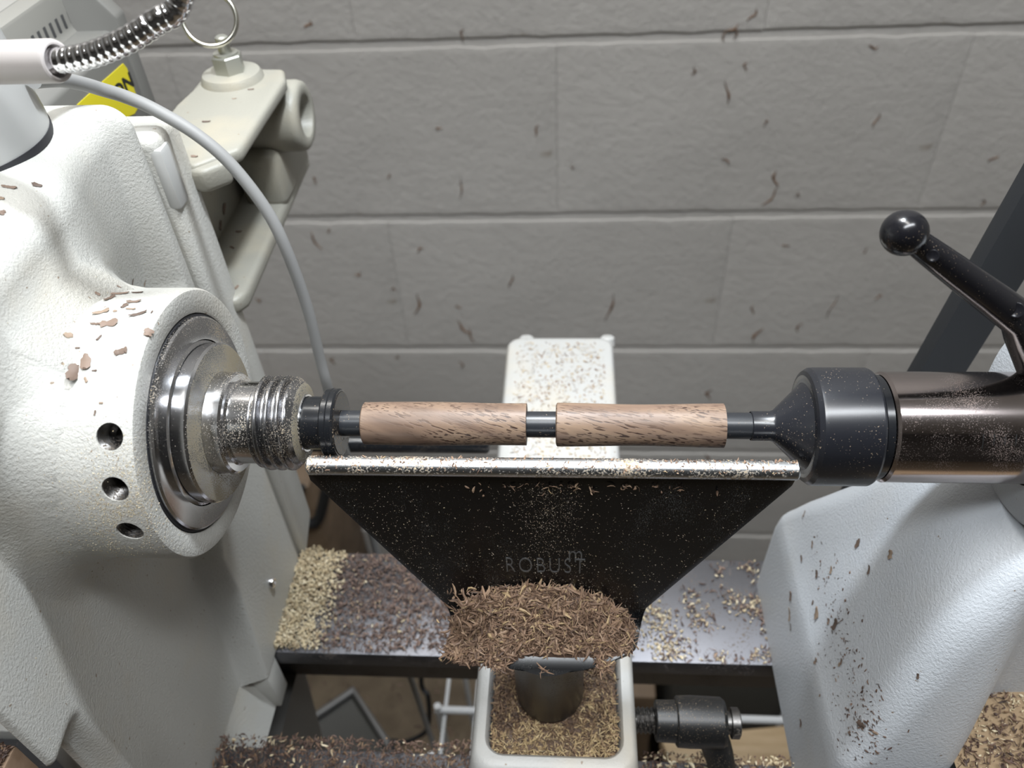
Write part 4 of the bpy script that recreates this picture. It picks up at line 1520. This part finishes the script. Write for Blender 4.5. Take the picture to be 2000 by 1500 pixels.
for x in (hw[0][0], hw[1][0]):
    make('leg', *tube([(x, a0[1] + 120, -560), (x, a0[1] + 120, -FZ)], 3.4, 12), M_WIRE, ws)

tb = empty('plastic_tub', (-300, 230, -FZ))
tag(tb, 'dark grey lidded plastic tub under the bed near the headstock', 'tub')
k0 = PX(692, 1346, 'z', -720)
e1 = PX(775, 1475, 'z', -720)
e2 = PX(556, 1392, 'z', -720)
u1, u2 = Vector(e1 - k0).normalized(), Vector(e2 - k0).normalized()
u2 = (u2 - u1 * u1.dot(u2)).normalized()
kk = Vector(k0)


def tubring(s, z):
    ce = kk + u1 * 52 + u2 * 100
    out = []
    for a, b in ((0, 0), (105, 0), (105, 200), (0, 200)):
        p = kk + u1 * a + u2 * b
        p = ce + (p - ce) * s
        out.append((p.x, p.y, z))
    return out


make('body', *bevelled(*loft([tubring(0.86, -FZ), tubring(0.95, -734)]), 8, 3), M_TUB, tb)
make('lid', *bevelled(*loft([tubring(1.0, -734), tubring(1.0, -722), tubring(0.95, -720), tubring(0.93, -726)]), 2.5, 2, 20), M_TUB, tb)
rim = [Vector(p) for p in tubring(0.985, -720)]
make('rim', *tube([rim[1], rim[0], rim[3]], 5.0, 10), M_TUBRIM, tb)

o = make('plank', *bevelled(*[[tuple(p) for p in ([*PX(1290, 1440, 'z', -700)], [*PX(1545, 1415, 'z', -700)], [*PX(1560, 1500, 'z', -700)], [*PX(1330, 1540, 'z', -700)])] + [tuple(np.array(p) + np.array([0, 0, -25])) for p in ([*PX(1290, 1440, 'z', -700)], [*PX(1545, 1415, 'z', -700)], [*PX(1560, 1500, 'z', -700)], [*PX(1330, 1540, 'z', -700)])],
                             [(0, 1, 2, 3), (7, 6, 5, 4), (0, 4, 5, 1), (1, 5, 6, 2), (2, 6, 7, 3), (3, 7, 4, 0)]], 2, 2), M_TANWOOD)
tag(o, 'tan wooden plank lying below the clamp lever under the bed', 'plank')
pl = o
ct = make('crate', *box(150, 365, 292, 430, -FZ, -745, 6, 2), M_TUB)
tag(ct, 'dark crate under the bed beside the tailstock', 'crate')
cb = make('cardboard_box', *box(-50, 130, 292, 480, -FZ, -790, 4, 2), M_BROWNBOX)
tag(cb, 'brown cardboard box on the floor under the banjo', 'box')
wc = empty('storage_case', (-420, 560, -FZ))
tag(wc, 'brown case with black frame against the wall behind the headstock', 'case')
make('body', *box(-640, -330, 500, 638, -FZ, -640, 5, 2), M_BROWNBOX, wc)
fa, fb_, fc_ = PX(643, 930, 'y', 497), PX(622, 1022, 'y', 497), PX(540, 1022, 'y', 497)
make('frame', *tube(spline([fa, fa + (fb_ - fa) * 0.8, fb_ + np.array([-4, 0, 4]), fb_ + (fc_ - fb_) * 0.25, fc_ + np.array([-60, 0, 0])], 6), 7.5, 12), M_BAR, wc)
fa, fb_, fc_ = PX(590, 950, 'y', 497), PX(576, 1000, 'y', 497), PX(540, 1003, 'y', 497)
make('latch', *tube(spline([fa, fa + (fb_ - fa) * 0.8, fb_ + np.array([-3, 0, 3]), fc_], 5), 4.5, 10), M_BAR, wc)
wire = [PX(822, 1318, 'z', -560), PX(836, 1360, 'z', -590), PX(838, 1405, 'z', -640), PX(828, 1432, 'z', -690), PX(790, 1450, 'z', -715), PX(765, 1456, 'z', -712)]
wire = [np.array((-90, 190, -330))] + wire + [np.array((-128, 150, -760)), np.array((-118, 170, -900)), np.array((-110, 215, -1127))]
o = make('hanging_cable', *tube(spline(wire, 6), 2.6, 10), M_BAR)
tag(o, 'thin dark cable looping down under the bed beside the wire rack', 'cable')
n = 1500
P = np.stack([RNG.uniform(-450, 500, n), RNG.uniform(100, 640, n), np.full(n, -FZ + 1.0)], 1)
sa = shavings(P, np.array([0, 0, 1.0]), (4, 16), (1.5, 5), 0.5, 0.2)
stuff('floor_shavings', [(sa, C_BED)], 'brown shavings strewn over the floor under the lathe', 'shavings')
